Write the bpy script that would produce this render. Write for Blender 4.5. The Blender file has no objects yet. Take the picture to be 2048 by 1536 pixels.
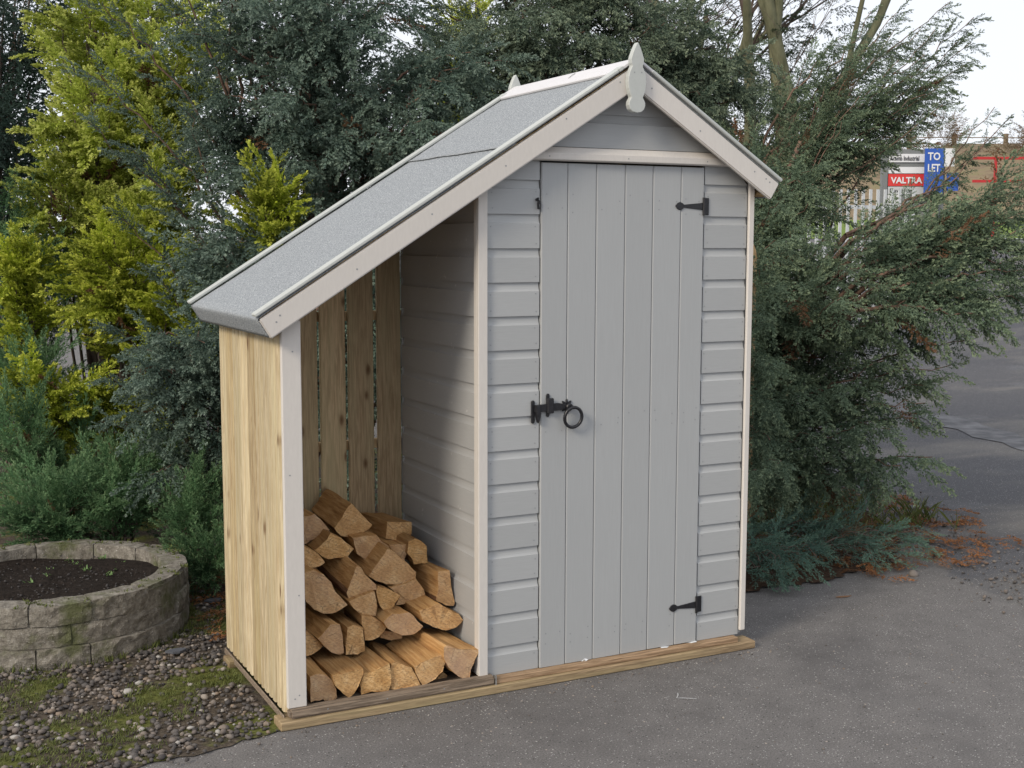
import bpy, bmesh, math, random
import numpy as np
from mathutils import Vector, Matrix

# ------------------------------------------------------------------ camera, sky, sun, exposure
scene = bpy.context.scene
col = scene.collection
R = math.radians
cam_data = bpy.data.cameras.new('camera')
cam = bpy.data.objects.new('camera', cam_data)
col.objects.link(cam)
fw = Vector((0.4478, 0.8870, -0.1127)).normalized()
rt = Vector((0.8926, -0.4508, 0.0016)); rt = (rt - rt.dot(fw) * fw).normalized()
up = rt.cross(fw)
cam.matrix_world = Matrix(((rt.x, up.x, -fw.x, -1.757), (rt.y, up.y, -fw.y, -3.712), (rt.z, up.z, -fw.z, 1.513), (0, 0, 0, 1)))
cam_data.sensor_width = 36.0
cam_data.lens = 2514.6 / 2048 * 36.0
cam_data.clip_start = 0.05
cam_data.clip_end = 2000
scene.camera = cam

SUN_EL, SUN_AZ = 30.0, 247.0            # azimuth clockwise from +Y: the light comes from the front left
world = bpy.data.worlds.new('World')
scene.world = world
world.use_nodes = True
wn = world.node_tree.nodes; wl = world.node_tree.links
wn.clear()
w_out = wn.new('ShaderNodeOutputWorld'); w_bg = wn.new('ShaderNodeBackground')
w_sky = wn.new('ShaderNodeTexSky'); w_sky.sky_type = 'NISHITA'; w_sky.sun_disc = False
w_sky.sun_elevation = R(SUN_EL); w_sky.sun_rotation = R(SUN_AZ)
w_sky.air_density = 1.0; w_sky.dust_density = 2.0; w_sky.ozone_density = 1.0
w_mix = wn.new('ShaderNodeMix'); w_mix.data_type = 'RGBA'
w_mix.inputs[0].default_value = 0.84     # thin even cloud over the blue
w_mix.inputs[7].default_value = (10.6, 10.9, 11.6, 1)
wl.new(w_sky.outputs[0], w_mix.inputs[6]); wl.new(w_mix.outputs[2], w_bg.inputs[0])
w_bg.inputs[1].default_value = 0.1
wl.new(w_bg.outputs[0], w_out.inputs[0])

sun_data = bpy.data.lights.new('sun', 'SUN'); sun = bpy.data.objects.new('sun', sun_data); col.objects.link(sun)
sun_data.energy = 2.3; sun_data.angle = R(16); sun_data.color = (1.0, 0.89, 0.73)
_a, _e = R(SUN_AZ), R(SUN_EL)
to_sun = Vector((math.sin(_a) * math.cos(_e), math.cos(_a) * math.cos(_e), math.sin(_e)))
sun.rotation_euler = to_sun.to_track_quat('Z', 'Y').to_euler()
sun.location = to_sun * 30

scene.view_settings.view_transform = 'Standard'; scene.view_settings.look = 'None'
scene.view_settings.exposure = 0.05; scene.view_settings.gamma = 1.0; scene.view_settings.use_curve_mapping = False
scene.render.engine = 'CYCLES'
scene.cycles.max_bounces = 6; scene.cycles.diffuse_bounces = 3; scene.cycles.glossy_bounces = 2
scene.cycles.transmission_bounces = 3; scene.cycles.transparent_max_bounces = 4
scene.cycles.use_denoising = True

random.seed(7)
rng = np.random.default_rng(11)

# ------------------------------------------------------------------ materials
def mat(name, rough=0.6, spec=0.3):
    m = bpy.data.materials.new(name); m.use_nodes = True
    nt = m.node_tree; b = nt.nodes['Principled BSDF']
    b.inputs['Roughness'].default_value = rough; b.inputs['Specular IOR Level'].default_value = spec
    return m, nt, b
def nd(nt, t, **kw):
    n = nt.nodes.new(t)
    for k, v in kw.items():
        if k.startswith('i_'): n.inputs[k[2:]].default_value = v
        else: setattr(n, k, v)
    return n
def coords(nt, scale=(1, 1, 1), kind='Object', rand=0.0):
    tc = nd(nt, 'ShaderNodeTexCoord'); mp = nd(nt, 'ShaderNodeMapping')
    mp.inputs['Scale'].default_value = scale
    nt.links.new(tc.outputs[kind], mp.inputs[0])
    if rand:
        oi = nd(nt, 'ShaderNodeObjectInfo'); mu = nd(nt, 'ShaderNodeMath', operation='MULTIPLY'); mu.inputs[1].default_value = rand
        nt.links.new(oi.outputs['Random'], mu.inputs[0]); nt.links.new(mu.outputs[0], mp.inputs['Location'])
    return mp.outputs[0]
def noise(nt, vec, scale, detail=4, rough=0.55, dist=0.0):
    n = nd(nt, 'ShaderNodeTexNoise'); n.inputs['Scale'].default_value = scale; n.inputs['Detail'].default_value = detail
    n.inputs['Roughness'].default_value = rough; n.inputs['Distortion'].default_value = dist
    nt.links.new(vec, n.inputs['Vector']); return n.outputs['Fac']
def ramp(nt, fac, stops, interp='LINEAR'):
    r = nd(nt, 'ShaderNodeValToRGB'); r.color_ramp.interpolation = interp
    el = r.color_ramp.elements
    while len(el) < len(stops): el.new(0.5)
    for e, (p, c) in zip(el, stops):
        e.position = p; e.color = (*c, 1) if len(c) == 3 else c
    nt.links.new(fac, r.inputs[0]); return r.outputs[0]
def mixc(nt, fac, a, b, mode='MIX'):
    m = nd(nt, 'ShaderNodeMix', data_type='RGBA', blend_type=mode)
    for sock, v in ((0, fac), (6, a), (7, b)):
        if isinstance(v, (int, float)): m.inputs[sock].default_value = v
        elif isinstance(v, tuple): m.inputs[sock].default_value = (*v, 1)
        else: nt.links.new(v, m.inputs[sock])
    return m.outputs[2]
def mth(nt, op, a, b=None, clamp=False):
    m = nd(nt, 'ShaderNodeMath', operation=op, use_clamp=clamp)
    for i, v in enumerate((a, b)):
        if v is None: continue
        if isinstance(v, (int, float)): m.inputs[i].default_value = v
        else: nt.links.new(v, m.inputs[i])
    return m.outputs[0]
def bump(nt, b, h, strength=0.3, dist=0.002):
    n = nd(nt, 'ShaderNodeBump'); n.inputs['Strength'].default_value = strength; n.inputs['Distance'].default_value = dist
    nt.links.new(h, n.inputs['Height']); nt.links.new(n.outputs[0], b.inputs['Normal'])
def objrand(nt):
    return nd(nt, 'ShaderNodeObjectInfo').outputs['Random']
G3 = lambda v: (v, v, v)
M = {}

def paint(name, base, grain=(1, 1, 1), rough=0.5, scuff=False):
    m, nt, b = mat(name, rough, 0.35)
    v = coords(nt, grain, rand=13.0)
    n1 = noise(nt, v, 9, 6, 0.6); n2 = noise(nt, coords(nt), 2.3, 3)
    c = mixc(nt, n1, tuple(x * 0.89 for x in base), tuple(min(1, x * 1.07) for x in base))
    c = mixc(nt, mth(nt, 'MULTIPLY', n2, 0.35), c, tuple(x * 0.86 for x in base))
    rnd = mth(nt, 'ADD', mth(nt, 'MULTIPLY', objrand(nt), 0.07), 0.965)
    hs = nd(nt, 'ShaderNodeHueSaturation'); nt.links.new(c, hs.inputs['Color']); nt.links.new(rnd, hs.inputs['Value']); c = hs.outputs[0]
    if scuff:
        s = noise(nt, coords(nt, (1, 5, 14)), 3.0, 2); s2 = noise(nt, coords(nt, (1, 30, 7)), 2.5, 1)
        k = mth(nt, 'MULTIPLY', ramp(nt, s, [(0.62, G3(0)), (0.7, G3(1))]), ramp(nt, s2, [(0.6, G3(0)), (0.66, G3(1))]))
        c = mixc(nt, mth(nt, 'MULTIPLY', k, 0.5), c, (0.72, 0.72, 0.72))
    nt.links.new(c, b.inputs['Base Color'])
    bump(nt, b, n1, 0.22, 0.0012)
    M[name] = m
paint('grey_paint', (0.390, 0.400, 0.404), (2, 2, 40))
paint('grey_paint_door', (0.386, 0.397, 0.402), (30, 30, 1.2))
paint('grey_paint_inside', (0.40, 0.405, 0.41), (2, 2, 40), scuff=True)
paint('cream_paint', (0.63, 0.595, 0.555), (14, 14, 3))
paint('pale_paint', (0.50, 0.52, 0.50), (6, 6, 6))
paint('ridge_paint', (0.64, 0.63, 0.64), (4, 1, 4))

def timber(name, light, dark, scale, knots=True, rough=0.65, green=None):
    m, nt, b = mat(name, rough, 0.25)
    v = coords(nt, scale, rand=17.0)
    g = noise(nt, v, 7, 7, 0.62, 0.6)
    st = noise(nt, coords(nt, tuple(s * 2.2 for s in scale), rand=9.0), 9, 3, 0.5)
    c = ramp(nt, g, [(0.36, tuple(x * .85 for x in dark)), (0.46, dark), (0.55, light), (0.72, tuple(min(1, x * 1.15) for x in light))])
    c = mixc(nt, mth(nt, 'MULTIPLY', ramp(nt, st, [(0.5, G3(0)), (0.7, G3(1))]), 0.45), c, tuple(x * 0.75 for x in dark))
    if green:
        gn = noise(nt, coords(nt, tuple(max(0.4, s * 0.2) for s in scale), rand=5.0), 3, 3)
        c = mixc(nt, mth(nt, 'MULTIPLY', ramp(nt, gn, [(0.42, G3(0)), (0.7, G3(1))]), 0.7), c, green)
    if knots:
        kv = coords(nt); sx = nd(nt, 'ShaderNodeSeparateXYZ'); nt.links.new(kv, sx.inputs[0]); cb = nd(nt, 'ShaderNodeCombineXYZ')
        nt.links.new(mth(nt, 'MULTIPLY', mth(nt, 'ADD', sx.outputs[0], sx.outputs[1]), 12.5), cb.inputs[0]); nt.links.new(mth(nt, 'MULTIPLY', sx.outputs[2], 5.2), cb.inputs[1])
        vo = nd(nt, 'ShaderNodeTexVoronoi', feature='F1', voronoi_dimensions='2D'); vo.inputs['Scale'].default_value = 1.0
        nt.links.new(cb.outputs[0], vo.inputs['Vector'])
        pk = nd(nt, 'ShaderNodeSeparateColor'); nt.links.new(vo.outputs['Color'], pk.inputs[0])
        kn = mth(nt, 'MULTIPLY', ramp(nt, mth(nt, 'ADD', vo.outputs['Distance'], mth(nt, 'MULTIPLY', pk.outputs[1], 0.05)), [(0.03, G3(1)), (0.10, G3(0.7)), (0.16, G3(0.15)), (0.24, G3(0))]), mth(nt, 'GREATER_THAN', pk.outputs[0], 0.66))
        c = mixc(nt, kn, c, (0.14, 0.075, 0.035))
    rnd = mth(nt, 'ADD', mth(nt, 'MULTIPLY', objrand(nt), 0.42), 0.78)
    hs = nd(nt, 'ShaderNodeHueSaturation'); nt.links.new(c, hs.inputs['Color']); nt.links.new(rnd, hs.inputs['Value'])
    nt.links.new(hs.outputs[0], b.inputs['Base Color'])
    bump(nt, b, g, 0.25, 0.0015)
    M[name] = m
timber('tan_timber', (0.53, 0.445, 0.295), (0.41, 0.32, 0.195), (26, 26, 1.0), True, 0.65, (0.44, 0.39, 0.245))
timber('tan_timber_pale', (0.57, 0.485, 0.33), (0.45, 0.355, 0.22), (26, 26, 1.0), True, 0.65, (0.56, 0.47, 0.29))
timber('tan_timber_brown', (0.43, 0.345, 0.21), (0.32, 0.235, 0.135), (26, 26, 1.0), True, 0.65, (0.45, 0.37, 0.20))
timber('slat_timber', (0.52, 0.39, 0.24), (0.40, 0.29, 0.17), (22, 22, 1.0), True, 0.7, (0.43, 0.37, 0.22))
timber('base_timber', (0.33, 0.225, 0.14), (0.22, 0.145, 0.085), (1.2, 26, 26), False, 0.7)
timber('grey_timber', (0.25, 0.195, 0.145), (0.15, 0.115, 0.085), (1.2, 26, 26), False, 0.75)
timber('skid_timber', (0.31, 0.225, 0.135), (0.21, 0.15, 0.088), (1.4, 26, 26), False, 0.7, (0.32, 0.26, 0.14))
timber('plain_timber', (0.5, 0.36, 0.2), (0.36, 0.24, 0.12), (20, 20, 1.5), False)

def felt():
    m, nt, b = mat('felt', 0.85, 0.25)
    v = coords(nt)
    n = noise(nt, v, 210, 3, 0.8); n2 = noise(nt, v, 6, 4); n3 = noise(nt, v, 330, 1)
    c = ramp(nt, n, [(0.3, (0.092, 0.102, 0.112)), (0.5, (0.245, 0.262, 0.28)), (0.70, (0.50, 0.52, 0.545))])
    c = mixc(nt, ramp(nt, n3, [(0.66, G3(0)), (0.72, G3(1))]), c, (0.8, 0.82, 0.84))
    c = mixc(nt, mth(nt, 'MULTIPLY', n2, 0.3), c, (0.27, 0.30, 0.31))
    nt.links.new(c, b.inputs['Base Color']); bump(nt, b, n, 0.5, 0.002); M['felt'] = m
felt()

def iron():
    m, nt, b = mat('black_iron', 0.38, 0.5)
    n = noise(nt, coords(nt), 160, 3); nt.links.new(ramp(nt, n, [(0.3, (0.006, 0.006, 0.008)), (0.8, (0.022, 0.022, 0.026))]), b.inputs['Base Color'])
    bump(nt, b, n, 0.35, 0.001); M['iron'] = m
iron()
def plain(name, c, rough=0.5, spec=0.4, metal=0.0, vary=0.12, scale=30):
    m, nt, b = mat(name, rough, spec); b.inputs['Metallic'].default_value = metal
    n = noise(nt, coords(nt), scale, 4)
    nt.links.new(mixc(nt, n, tuple(x * (1 - vary) for x in c), tuple(min(1, x * (1 + vary)) for x in c)), b.inputs['Base Color'])
    M[name] = m
plain('zinc', (0.45, 0.45, 0.44), 0.4, 0.5, 0.7)
plain('polythene', (0.72, 0.74, 0.76), 0.25, 0.6)
plain('galvanised', (0.62, 0.64, 0.64), 0.5, 0.4, 0.0)
plain('sign_grey', (0.18, 0.19, 0.19), 0.5)
plain('sign_white', (0.72, 0.73, 0.74), 0.5, vary=0.03)
plain('sign_pale', (0.5, 0.52, 0.53), 0.5, vary=0.03)
plain('sign_red', (0.62, 0.045, 0.04), 0.45, vary=0.05)
plain('sign_blue', (0.03, 0.10, 0.42), 0.45, vary=0.05)
plain('sign_text_dark', (0.06, 0.06, 0.065), 0.5)
plain('red_metal', (0.45, 0.03, 0.03), 0.4, vary=0.15, scale=8)
plain('rubber', (0.02, 0.02, 0.02), 0.8)
plain('nail_grey', (0.26, 0.27, 0.28), 0.5)
plain('chalk', (0.5, 0.5, 0.5), 0.9, scale=200, vary=0.4)
plain('slate_stone', (0.09, 0.095, 0.11), 0.7, vary=0.3)
plain('dead_leaf', (0.20, 0.11, 0.06), 0.7, vary=0.3)
plain('weathered_post', (0.22, 0.17, 0.12), 0.8, vary=0.3)

def log_mats():
    for nm, a, c_, d in (('log_end', (0.64, 0.395, 0.17), (0.45, 0.245, 0.09), (0.78, 0.56, 0.30)),):
        m, nt, b = mat(nm, 0.8, 0.15)
        v = coords(nt, rand=4.0)
        w = nd(nt, 'ShaderNodeTexWave', wave_type='RINGS', rings_direction='Y'); w.inputs['Scale'].default_value = 26; w.inputs['Distortion'].default_value = 3.5
        w.inputs['Detail'].default_value = 3; nt.links.new(v, w.inputs['Vector'])
        n = noise(nt, v, 28, 5, 0.6); saw = noise(nt, coords(nt, (1.3, 1, 3.2), rand=4.0), 95, 3, 0.65)
        c = ramp(nt, n, [(0.28, c_), (0.5, a), (0.72, d)])
        c = mixc(nt, mth(nt, 'MULTIPLY', w.outputs['Fac'], 0.42), c, c_)
        c = mixc(nt, mth(nt, 'MULTIPLY', ramp(nt, saw, [(0.5, G3(0)), (0.66, G3(1))]), 0.7), c, (0.22, 0.12, 0.055))
        # weathered greyish ends on some logs
        oi = objrand(nt)
        c = mixc(nt, mth(nt, 'MULTIPLY', ramp(nt, oi, [(0.35, G3(0)), (1.0, G3(1))]), mth(nt, 'MULTIPLY', noise(nt, v, 9, 3), 0.85)), c, (0.38, 0.27, 0.215))
        vo = nd(nt, 'ShaderNodeTexVoronoi', feature='DISTANCE_TO_EDGE'); vo.inputs['Scale'].default_value = 14
        nt.links.new(coords(nt, (1, .2, 1), rand=7.0), vo.inputs['Vector'])
        crack = mth(nt, 'MULTIPLY', ramp(nt, vo.outputs['Distance'], [(0.0, G3(1)), (0.018, G3(0))]), ramp(nt, n, [(0.5, G3(0)), (0.62, G3(1))]))
        c = mixc(nt, mth(nt, 'MULTIPLY', crack, 0.8), c, (0.09, 0.05, 0.03))
        nt.links.new(c, b.inputs['Base Color'])
        bump(nt, b, mth(nt, 'ADD', saw, mth(nt, 'MULTIPLY', n, 0.8)), 0.7, 0.004); M[nm] = m
    m, nt, b = mat('log_side', 0.75, 0.2)
    v = coords(nt, (34, 2.0, 34), rand=3.0); g = noise(nt, v, 3.2, 6, 0.62, 0.4)
    c = ramp(nt, g, [(0.28, (0.25, 0.115, 0.04)), (0.5, (0.48, 0.275, 0.105)), (0.74, (0.64, 0.425, 0.205))])
    c = mixc(nt, mth(nt, 'MULTIPLY', noise(nt, coords(nt, rand=8.0), 11, 3), 0.4), c, (0.34, 0.19, 0.10))
    hs = nd(nt, 'ShaderNodeHueSaturation'); nt.links.new(c, hs.inputs['Color'])
    nt.links.new(mth(nt, 'ADD', mth(nt, 'MULTIPLY', objrand(nt), 0.5), 0.65), hs.inputs['Value'])
    nt.links.new(hs.outputs[0], b.inputs['Base Color']); bump(nt, b, g, 0.7, 0.004); M['log_side'] = m
    m, nt, b = mat('log_bark', 0.85, 0.15)
    g = noise(nt, coords(nt, (20, 4, 20), rand=3.0), 4, 6, 0.65)
    nt.links.new(ramp(nt, g, [(0.3, (0.09, 0.045, 0.025)), (0.6, (0.22, 0.12, 0.065)), (0.8, (0.34, 0.21, 0.12))]), b.inputs['Base Color'])
    bump(nt, b, g, 0.8, 0.005); M['log_bark'] = m
log_mats()

def foliage_mat(name, dark, light, tip, dead=(0.165, 0.092, 0.05), trans=0.22, rough=0.6):
    m, nt, b = mat(name, rough, 0.22)
    at = nd(nt, 'ShaderNodeAttribute', attribute_name='tint'); sp = nd(nt, 'ShaderNodeSeparateColor')
    nt.links.new(at.outputs['Color'], sp.inputs[0])
    c = ramp(nt, sp.outputs[0], [(0.0, dark), (0.6, light), (1.0, tuple(x * 1.25 for x in light))])
    c = mixc(nt, ramp(nt, sp.outputs[1], [(0.35, G3(0)), (0.95, G3(1))]), c, tip)
    n = noise(nt, coords(nt), 5, 3)
    c = mixc(nt, mth(nt, 'MULTIPLY', n, 0.45), c, dark)
    c = mixc(nt, sp.outputs[2], c, dead)
    nt.links.new(c, b.inputs['Base Color'])
    tr = nd(nt, 'ShaderNodeBsdfTranslucent'); ms = nd(nt, 'ShaderNodeMixShader'); ms.inputs[0].default_value = trans
    nt.links.new(c, tr.inputs[0]); nt.links.new(b.outputs[0], ms.inputs[1]); nt.links.new(tr.outputs[0], ms.inputs[2])
    nt.links.new(ms.outputs[0], nt.nodes['Material Output'].inputs[0]); M[name] = m
foliage_mat('blue_foliage', (0.047, 0.082, 0.062), (0.150, 0.212, 0.165), (0.265, 0.335, 0.268))
foliage_mat('green_foliage', (0.045, 0.076, 0.048), (0.152, 0.212, 0.138), (0.300, 0.365, 0.215))
foliage_mat('mid_foliage', (0.047, 0.080, 0.056), (0.165, 0.215, 0.150), (0.285, 0.335, 0.225))
foliage_mat('gold_foliage', (0.12, 0.16, 0.018), (0.42, 0.50, 0.045), (0.84, 0.86, 0.16), trans=0.34)
foliage_mat('gold_dull_foliage', (0.13, 0.165, 0.022), (0.42, 0.50, 0.075), (0.82, 0.85, 0.26), trans=0.34)
foliage_mat('juniper_foliage', (0.036, 0.085, 0.040), (0.125, 0.245, 0.11), (0.26, 0.39, 0.19))
foliage_mat('dark_foliage', (0.02, 0.036, 0.028), (0.05, 0.085, 0.062), (0.085, 0.13, 0.095))
foliage_mat('creeping_foliage', (0.05, 0.10, 0.08), (0.145, 0.25, 0.195), (0.24, 0.36, 0.25))
foliage_mat('ivy_foliage', (0.02, 0.035, 0.018), (0.055, 0.085, 0.04), (0.07, 0.10, 0.05))
foliage_mat('litter_foliage', (0.16, 0.07, 0.028), (0.34, 0.155, 0.065), (0.42, 0.21, 0.09), trans=0.1)
foliage_mat('grass_foliage', (0.055, 0.07, 0.02), (0.14, 0.165, 0.045), (0.22, 0.235, 0.08))
foliage_mat('seedling_foliage', (0.10, 0.20, 0.06), (0.22, 0.34, 0.12), (0.3, 0.42, 0.18))

def bark(name, a, b_, sc=40):
    m, nt, b = mat(name, 0.85, 0.2)
    n = noise(nt, coords(nt, (1, 1, 0.25)), sc, 5, 0.65)
    nt.links.new(ramp(nt, n, [(0.3, a), (0.75, b_)]), b.inputs['Base Color']); bump(nt, b, n, 0.6, 0.006); M[name] = m
bark('red_bark', (0.08, 0.05, 0.038), (0.30, 0.195, 0.145))
bark('grey_green_bark', (0.10, 0.105, 0.06), (0.26, 0.255, 0.16), 14)
bark('twig_bark', (0.08, 0.06, 0.05), (0.20, 0.155, 0.13), 30)

def ground_mat():
    m, nt, b = mat('asphalt', 0.8, 0.3)
    v = coords(nt); sx = nd(nt, 'ShaderNodeSeparateXYZ'); nt.links.new(v, sx.inputs[0])
    grit = noise(nt, v, 190, 3, 0.7); big = noise(nt, v, 1.1, 5, 0.6); mid = noise(nt, v, 7, 4, 0.6)
    c = ramp(nt, grit, [(0.28, (0.078, 0.074, 0.072)), (0.5, (0.160, 0.151, 0.146)), (0.72, (0.265, 0.252, 0.244))])
    c = mixc(nt, mth(nt, 'MULTIPLY', ramp(nt, mid, [(0.4, G3(0)), (0.7, G3(1))]), 0.4), c, (0.085, 0.08, 0.078))
    c = mixc(nt, mth(nt, 'MULTIPLY', ramp(nt, big, [(0.56, G3(0)), (0.70, G3(1))]), 0.4), c, (0.075, 0.07, 0.07))
    # newer, darker tarmac of the road beyond the yard edge
    e = mth(nt, 'SUBTRACT', sx.outputs[0], mth(nt, 'ADD', mth(nt, 'MULTIPLY', mth(nt, 'MAXIMUM', sx.outputs[1], 0.0), 0.5), 2.42))
    e = mth(nt, 'ADD', e, mth(nt, 'MULTIPLY', mth(nt, 'SUBTRACT', noise(nt, v, 4, 4, 0.7), 0.5), 0.5))
    k = ramp(nt, mth(nt, 'ADD', mth(nt, 'MULTIPLY', e, 2.5), 0.5), [(0.42, G3(0)), (0.58, G3(1))])
    tar = ramp(nt, grit, [(0.3, (0.045, 0.045, 0.05)), (0.5, (0.085, 0.085, 0.093)), (0.75, (0.15, 0.148, 0.155))])
    worn = noise(nt, coords(nt, (0.35, 0.9, 1)), 1.7, 5, 0.6)
    tar = mixc(nt, mth(nt, 'MULTIPLY', ramp(nt, worn, [(0.48, G3(0)), (0.64, G3(1))]), 0.75), tar, (0.17, 0.16, 0.148))
    c = mixc(nt, k, c, tar)
    # pale chippings
    for sc_, th, cc in ((70, 0.17, (0.52, 0.50, 0.47)), (34, 0.11, (0.5, 0.42, 0.36)), (150, 0.26, (0.50, 0.49, 0.48)), (95, 0.24, (0.03, 0.03, 0.03))):
        vo = nd(nt, 'ShaderNodeTexVoronoi', feature='F1'); vo.inputs['Scale'].default_value = sc_; vo.inputs['Randomness'].default_value = 1.0
        nt.links.new(v, vo.inputs['Vector'])
        pick = nd(nt, 'ShaderNodeSeparateColor'); nt.links.new(vo.outputs['Color'], pick.inputs[0])
        s = mth(nt, 'MULTIPLY', mth(nt, 'LESS_THAN', vo.outputs['Distance'], th * 1.1), mth(nt, 'GREATER_THAN', pick.outputs[0], 0.87))
        c = mixc(nt, mth(nt, 'MULTIPLY', s, 0.8), c, cc)
    nt.links.new(c, b.inputs['Base Color'])
    rgh = mth(nt, 'SUBTRACT', 0.85, mth(nt, 'MULTIPLY', ramp(nt, big, [(0.55, G3(0)), (0.7, G3(1))]), 0.3))
    nt.links.new(rgh, b.inputs['Roughness'])
    bump(nt, b, grit, 0.6, 0.006); M['asphalt'] = m
    # soil, moss and grit under the gravel
    m, nt, b = mat('mossy_soil', 0.95, 0.1)
    v = coords(nt); n = noise(nt, v, 60, 4, 0.7); mo = noise(nt, v, 3.2, 4, 0.6)
    c = ramp(nt, n, [(0.3, (0.035, 0.028, 0.022)), (0.6, (0.11, 0.09, 0.07)), (0.8, (0.22, 0.19, 0.16))])
    gcol = ramp(nt, n, [(0.3, (0.055, 0.062, 0.018)), (0.7, (0.16, 0.17, 0.05))])
    c = mixc(nt, ramp(nt, mo, [(0.5, G3(0)), (0.58, G3(1))]), c, gcol)
    nt.links.new(c, b.inputs['Base Color']); bump(nt, b, n, 0.8, 0.01); M['mossy_soil'] = m
    m, nt, b = mat('dark_soil', 0.95, 0.1)
    n = noise(nt, coords(nt), 70, 5, 0.75)
    nt.links.new(ramp(nt, n, [(0.3, (0.010, 0.008, 0.007)), (0.62, (0.040, 0.031, 0.026)), (0.8, (0.12, 0.09, 0.08))]), b.inputs['Base Color'])
    bump(nt, b, n, 1.0, 0.015); M['dark_soil'] = m
    m, nt, b = mat('litter_soil', 0.95, 0.1)
    n = noise(nt, coords(nt), 45, 5, 0.75)
    nt.links.new(ramp(nt, n, [(0.3, (0.03, 0.02, 0.015)), (0.6, (0.10, 0.062, 0.042)), (0.8, (0.21, 0.13, 0.085))]), b.inputs['Base Color'])
    bump(nt, b, n, 1.0, 0.015); M['litter_soil'] = m
    m, nt, b = mat('pebble', 0.75, 0.25)
    at = nd(nt, 'ShaderNodeAttribute', attribute_name='tint'); sp = nd(nt, 'ShaderNodeSeparateColor'); nt.links.new(at.outputs['Color'], sp.inputs[0])
    c = ramp(nt, sp.outputs[0], [(0.0, (0.045, 0.042, 0.042)), (0.3, (0.12, 0.108, 0.10)), (0.55, (0.18, 0.15, 0.13)), (0.75, (0.22, 0.19, 0.165)), (0.9, (0.27, 0.205, 0.15)), (0.985, (0.44, 0.42, 0.39))])
    n = noise(nt, coords(nt), 110, 3); c = mixc(nt, mth(nt, 'MULTIPLY', n, 0.5), c, (0.09, 0.08, 0.075))
    nt.links.new(c, b.inputs['Base Color']); bump(nt, b, n, 0.4, 0.003); M['pebble'] = m
    m, nt, b = mat('planter_stone', 0.9, 0.15)
    v = coords(nt, rand=6.0); n = noise(nt, v, 38, 6, 0.7); sp = noise(nt, v, 130, 3, 0.7)
    c = ramp(nt, n, [(0.28, (0.085, 0.076, 0.062)), (0.5, (0.215, 0.195, 0.165)), (0.75, (0.37, 0.345, 0.30))])
    c = mixc(nt, ramp(nt, sp, [(0.62, G3(0)), (0.7, G3(1))]), c, (0.48, 0.46, 0.42))
    mo = noise(nt, coords(nt), 5.5, 4, 0.65)
    c = mixc(nt, mth(nt, 'MULTIPLY', ramp(nt, mo, [(0.52, G3(0)), (0.66, G3(1))]), 0.75), c, (0.085, 0.10, 0.03))
    nt.links.new(c, b.inputs['Base Color']); bump(nt, b, mth(nt, 'ADD', n, sp), 0.8, 0.008); M['planter_stone'] = m
    m, nt, b = mat('bank_grass', 0.95, 0.1)
    v = coords(nt); n = noise(nt, v, 1.2, 6, 0.7); n2 = noise(nt, v, 9, 4, 0.7)
    c = ramp(nt, n, [(0.32, (0.15, 0.11, 0.08)), (0.5, (0.27, 0.205, 0.14)), (0.68, (0.23, 0.215, 0.11))])
    c = mixc(nt, mth(nt, 'MULTIPLY', n2, 0.5), c, (0.12, 0.10, 0.05)); nt.links.new(c, b.inputs['Base Color']); M['bank_grass'] = m
    m, nt, b = mat('verge_grass', 0.95, 0.1)
    c = ramp(nt, noise(nt, coords(nt), 14, 4, 0.7), [(0.3, (0.08, 0.13, 0.03)), (0.7, (0.22, 0.29, 0.075))]); nt.links.new(c, b.inputs['Base Color']); M['verge_grass'] = m
    m, nt, b = mat('wet_tarmac', 0.16, 0.5)
    n = noise(nt, coords(nt), 60, 3); nt.links.new(ramp(nt, n, [(0.3, (0.03, 0.03, 0.034)), (0.7, (0.06, 0.06, 0.067))]), b.inputs['Base Color'])
    nt.links.new(ramp(nt, noise(nt, coords(nt), 5, 3), [(0.35, G3(0.42)), (0.65, G3(0.7))]), b.inputs['Roughness']); M['wet_tarmac'] = m
ground_mat()

# ------------------------------------------------------------------ mesh helpers
def tag(o, label=None, cat=None, group=None, kind=None):
    if label: o['label'] = label
    if cat: o['category'] = cat
    if group: o['group'] = group
    if kind: o['kind'] = kind
    return o
def empty(name, loc=(0, 0, 0)):
    o = bpy.data.objects.new(name, None); o.location = loc; o.empty_display_size = 0.1; col.objects.link(o); return o
def link(name, me, parent=None, loc=None, rot=None):
    o = bpy.data.objects.new(name, me); col.objects.link(o)
    if loc is not None: o.location = loc
    if rot is not None: o.rotation_euler = rot
    if parent is not None:
        o.parent = parent
        if loc is None or True:
            o.matrix_parent_inverse = Matrix.Translation(-Vector(world_loc(parent)))
    return o
def world_loc(o):
    v = Vector(o.location)
    return v if o.parent is None else v
def mesh(name, verts, faces, m=None, smooth=False):
    me = bpy.data.meshes.new(name); me.from_pydata([tuple(v) for v in verts], [], [tuple(f) for f in faces])
    mats = m if isinstance(m, (list, tuple)) else [m]
    for x in mats:
        if x: me.materials.append(M[x] if isinstance(x, str) else x)
    if smooth: me.polygons.foreach_set('use_smooth', [True] * len(me.polygons))
    me.update(); return me
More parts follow.
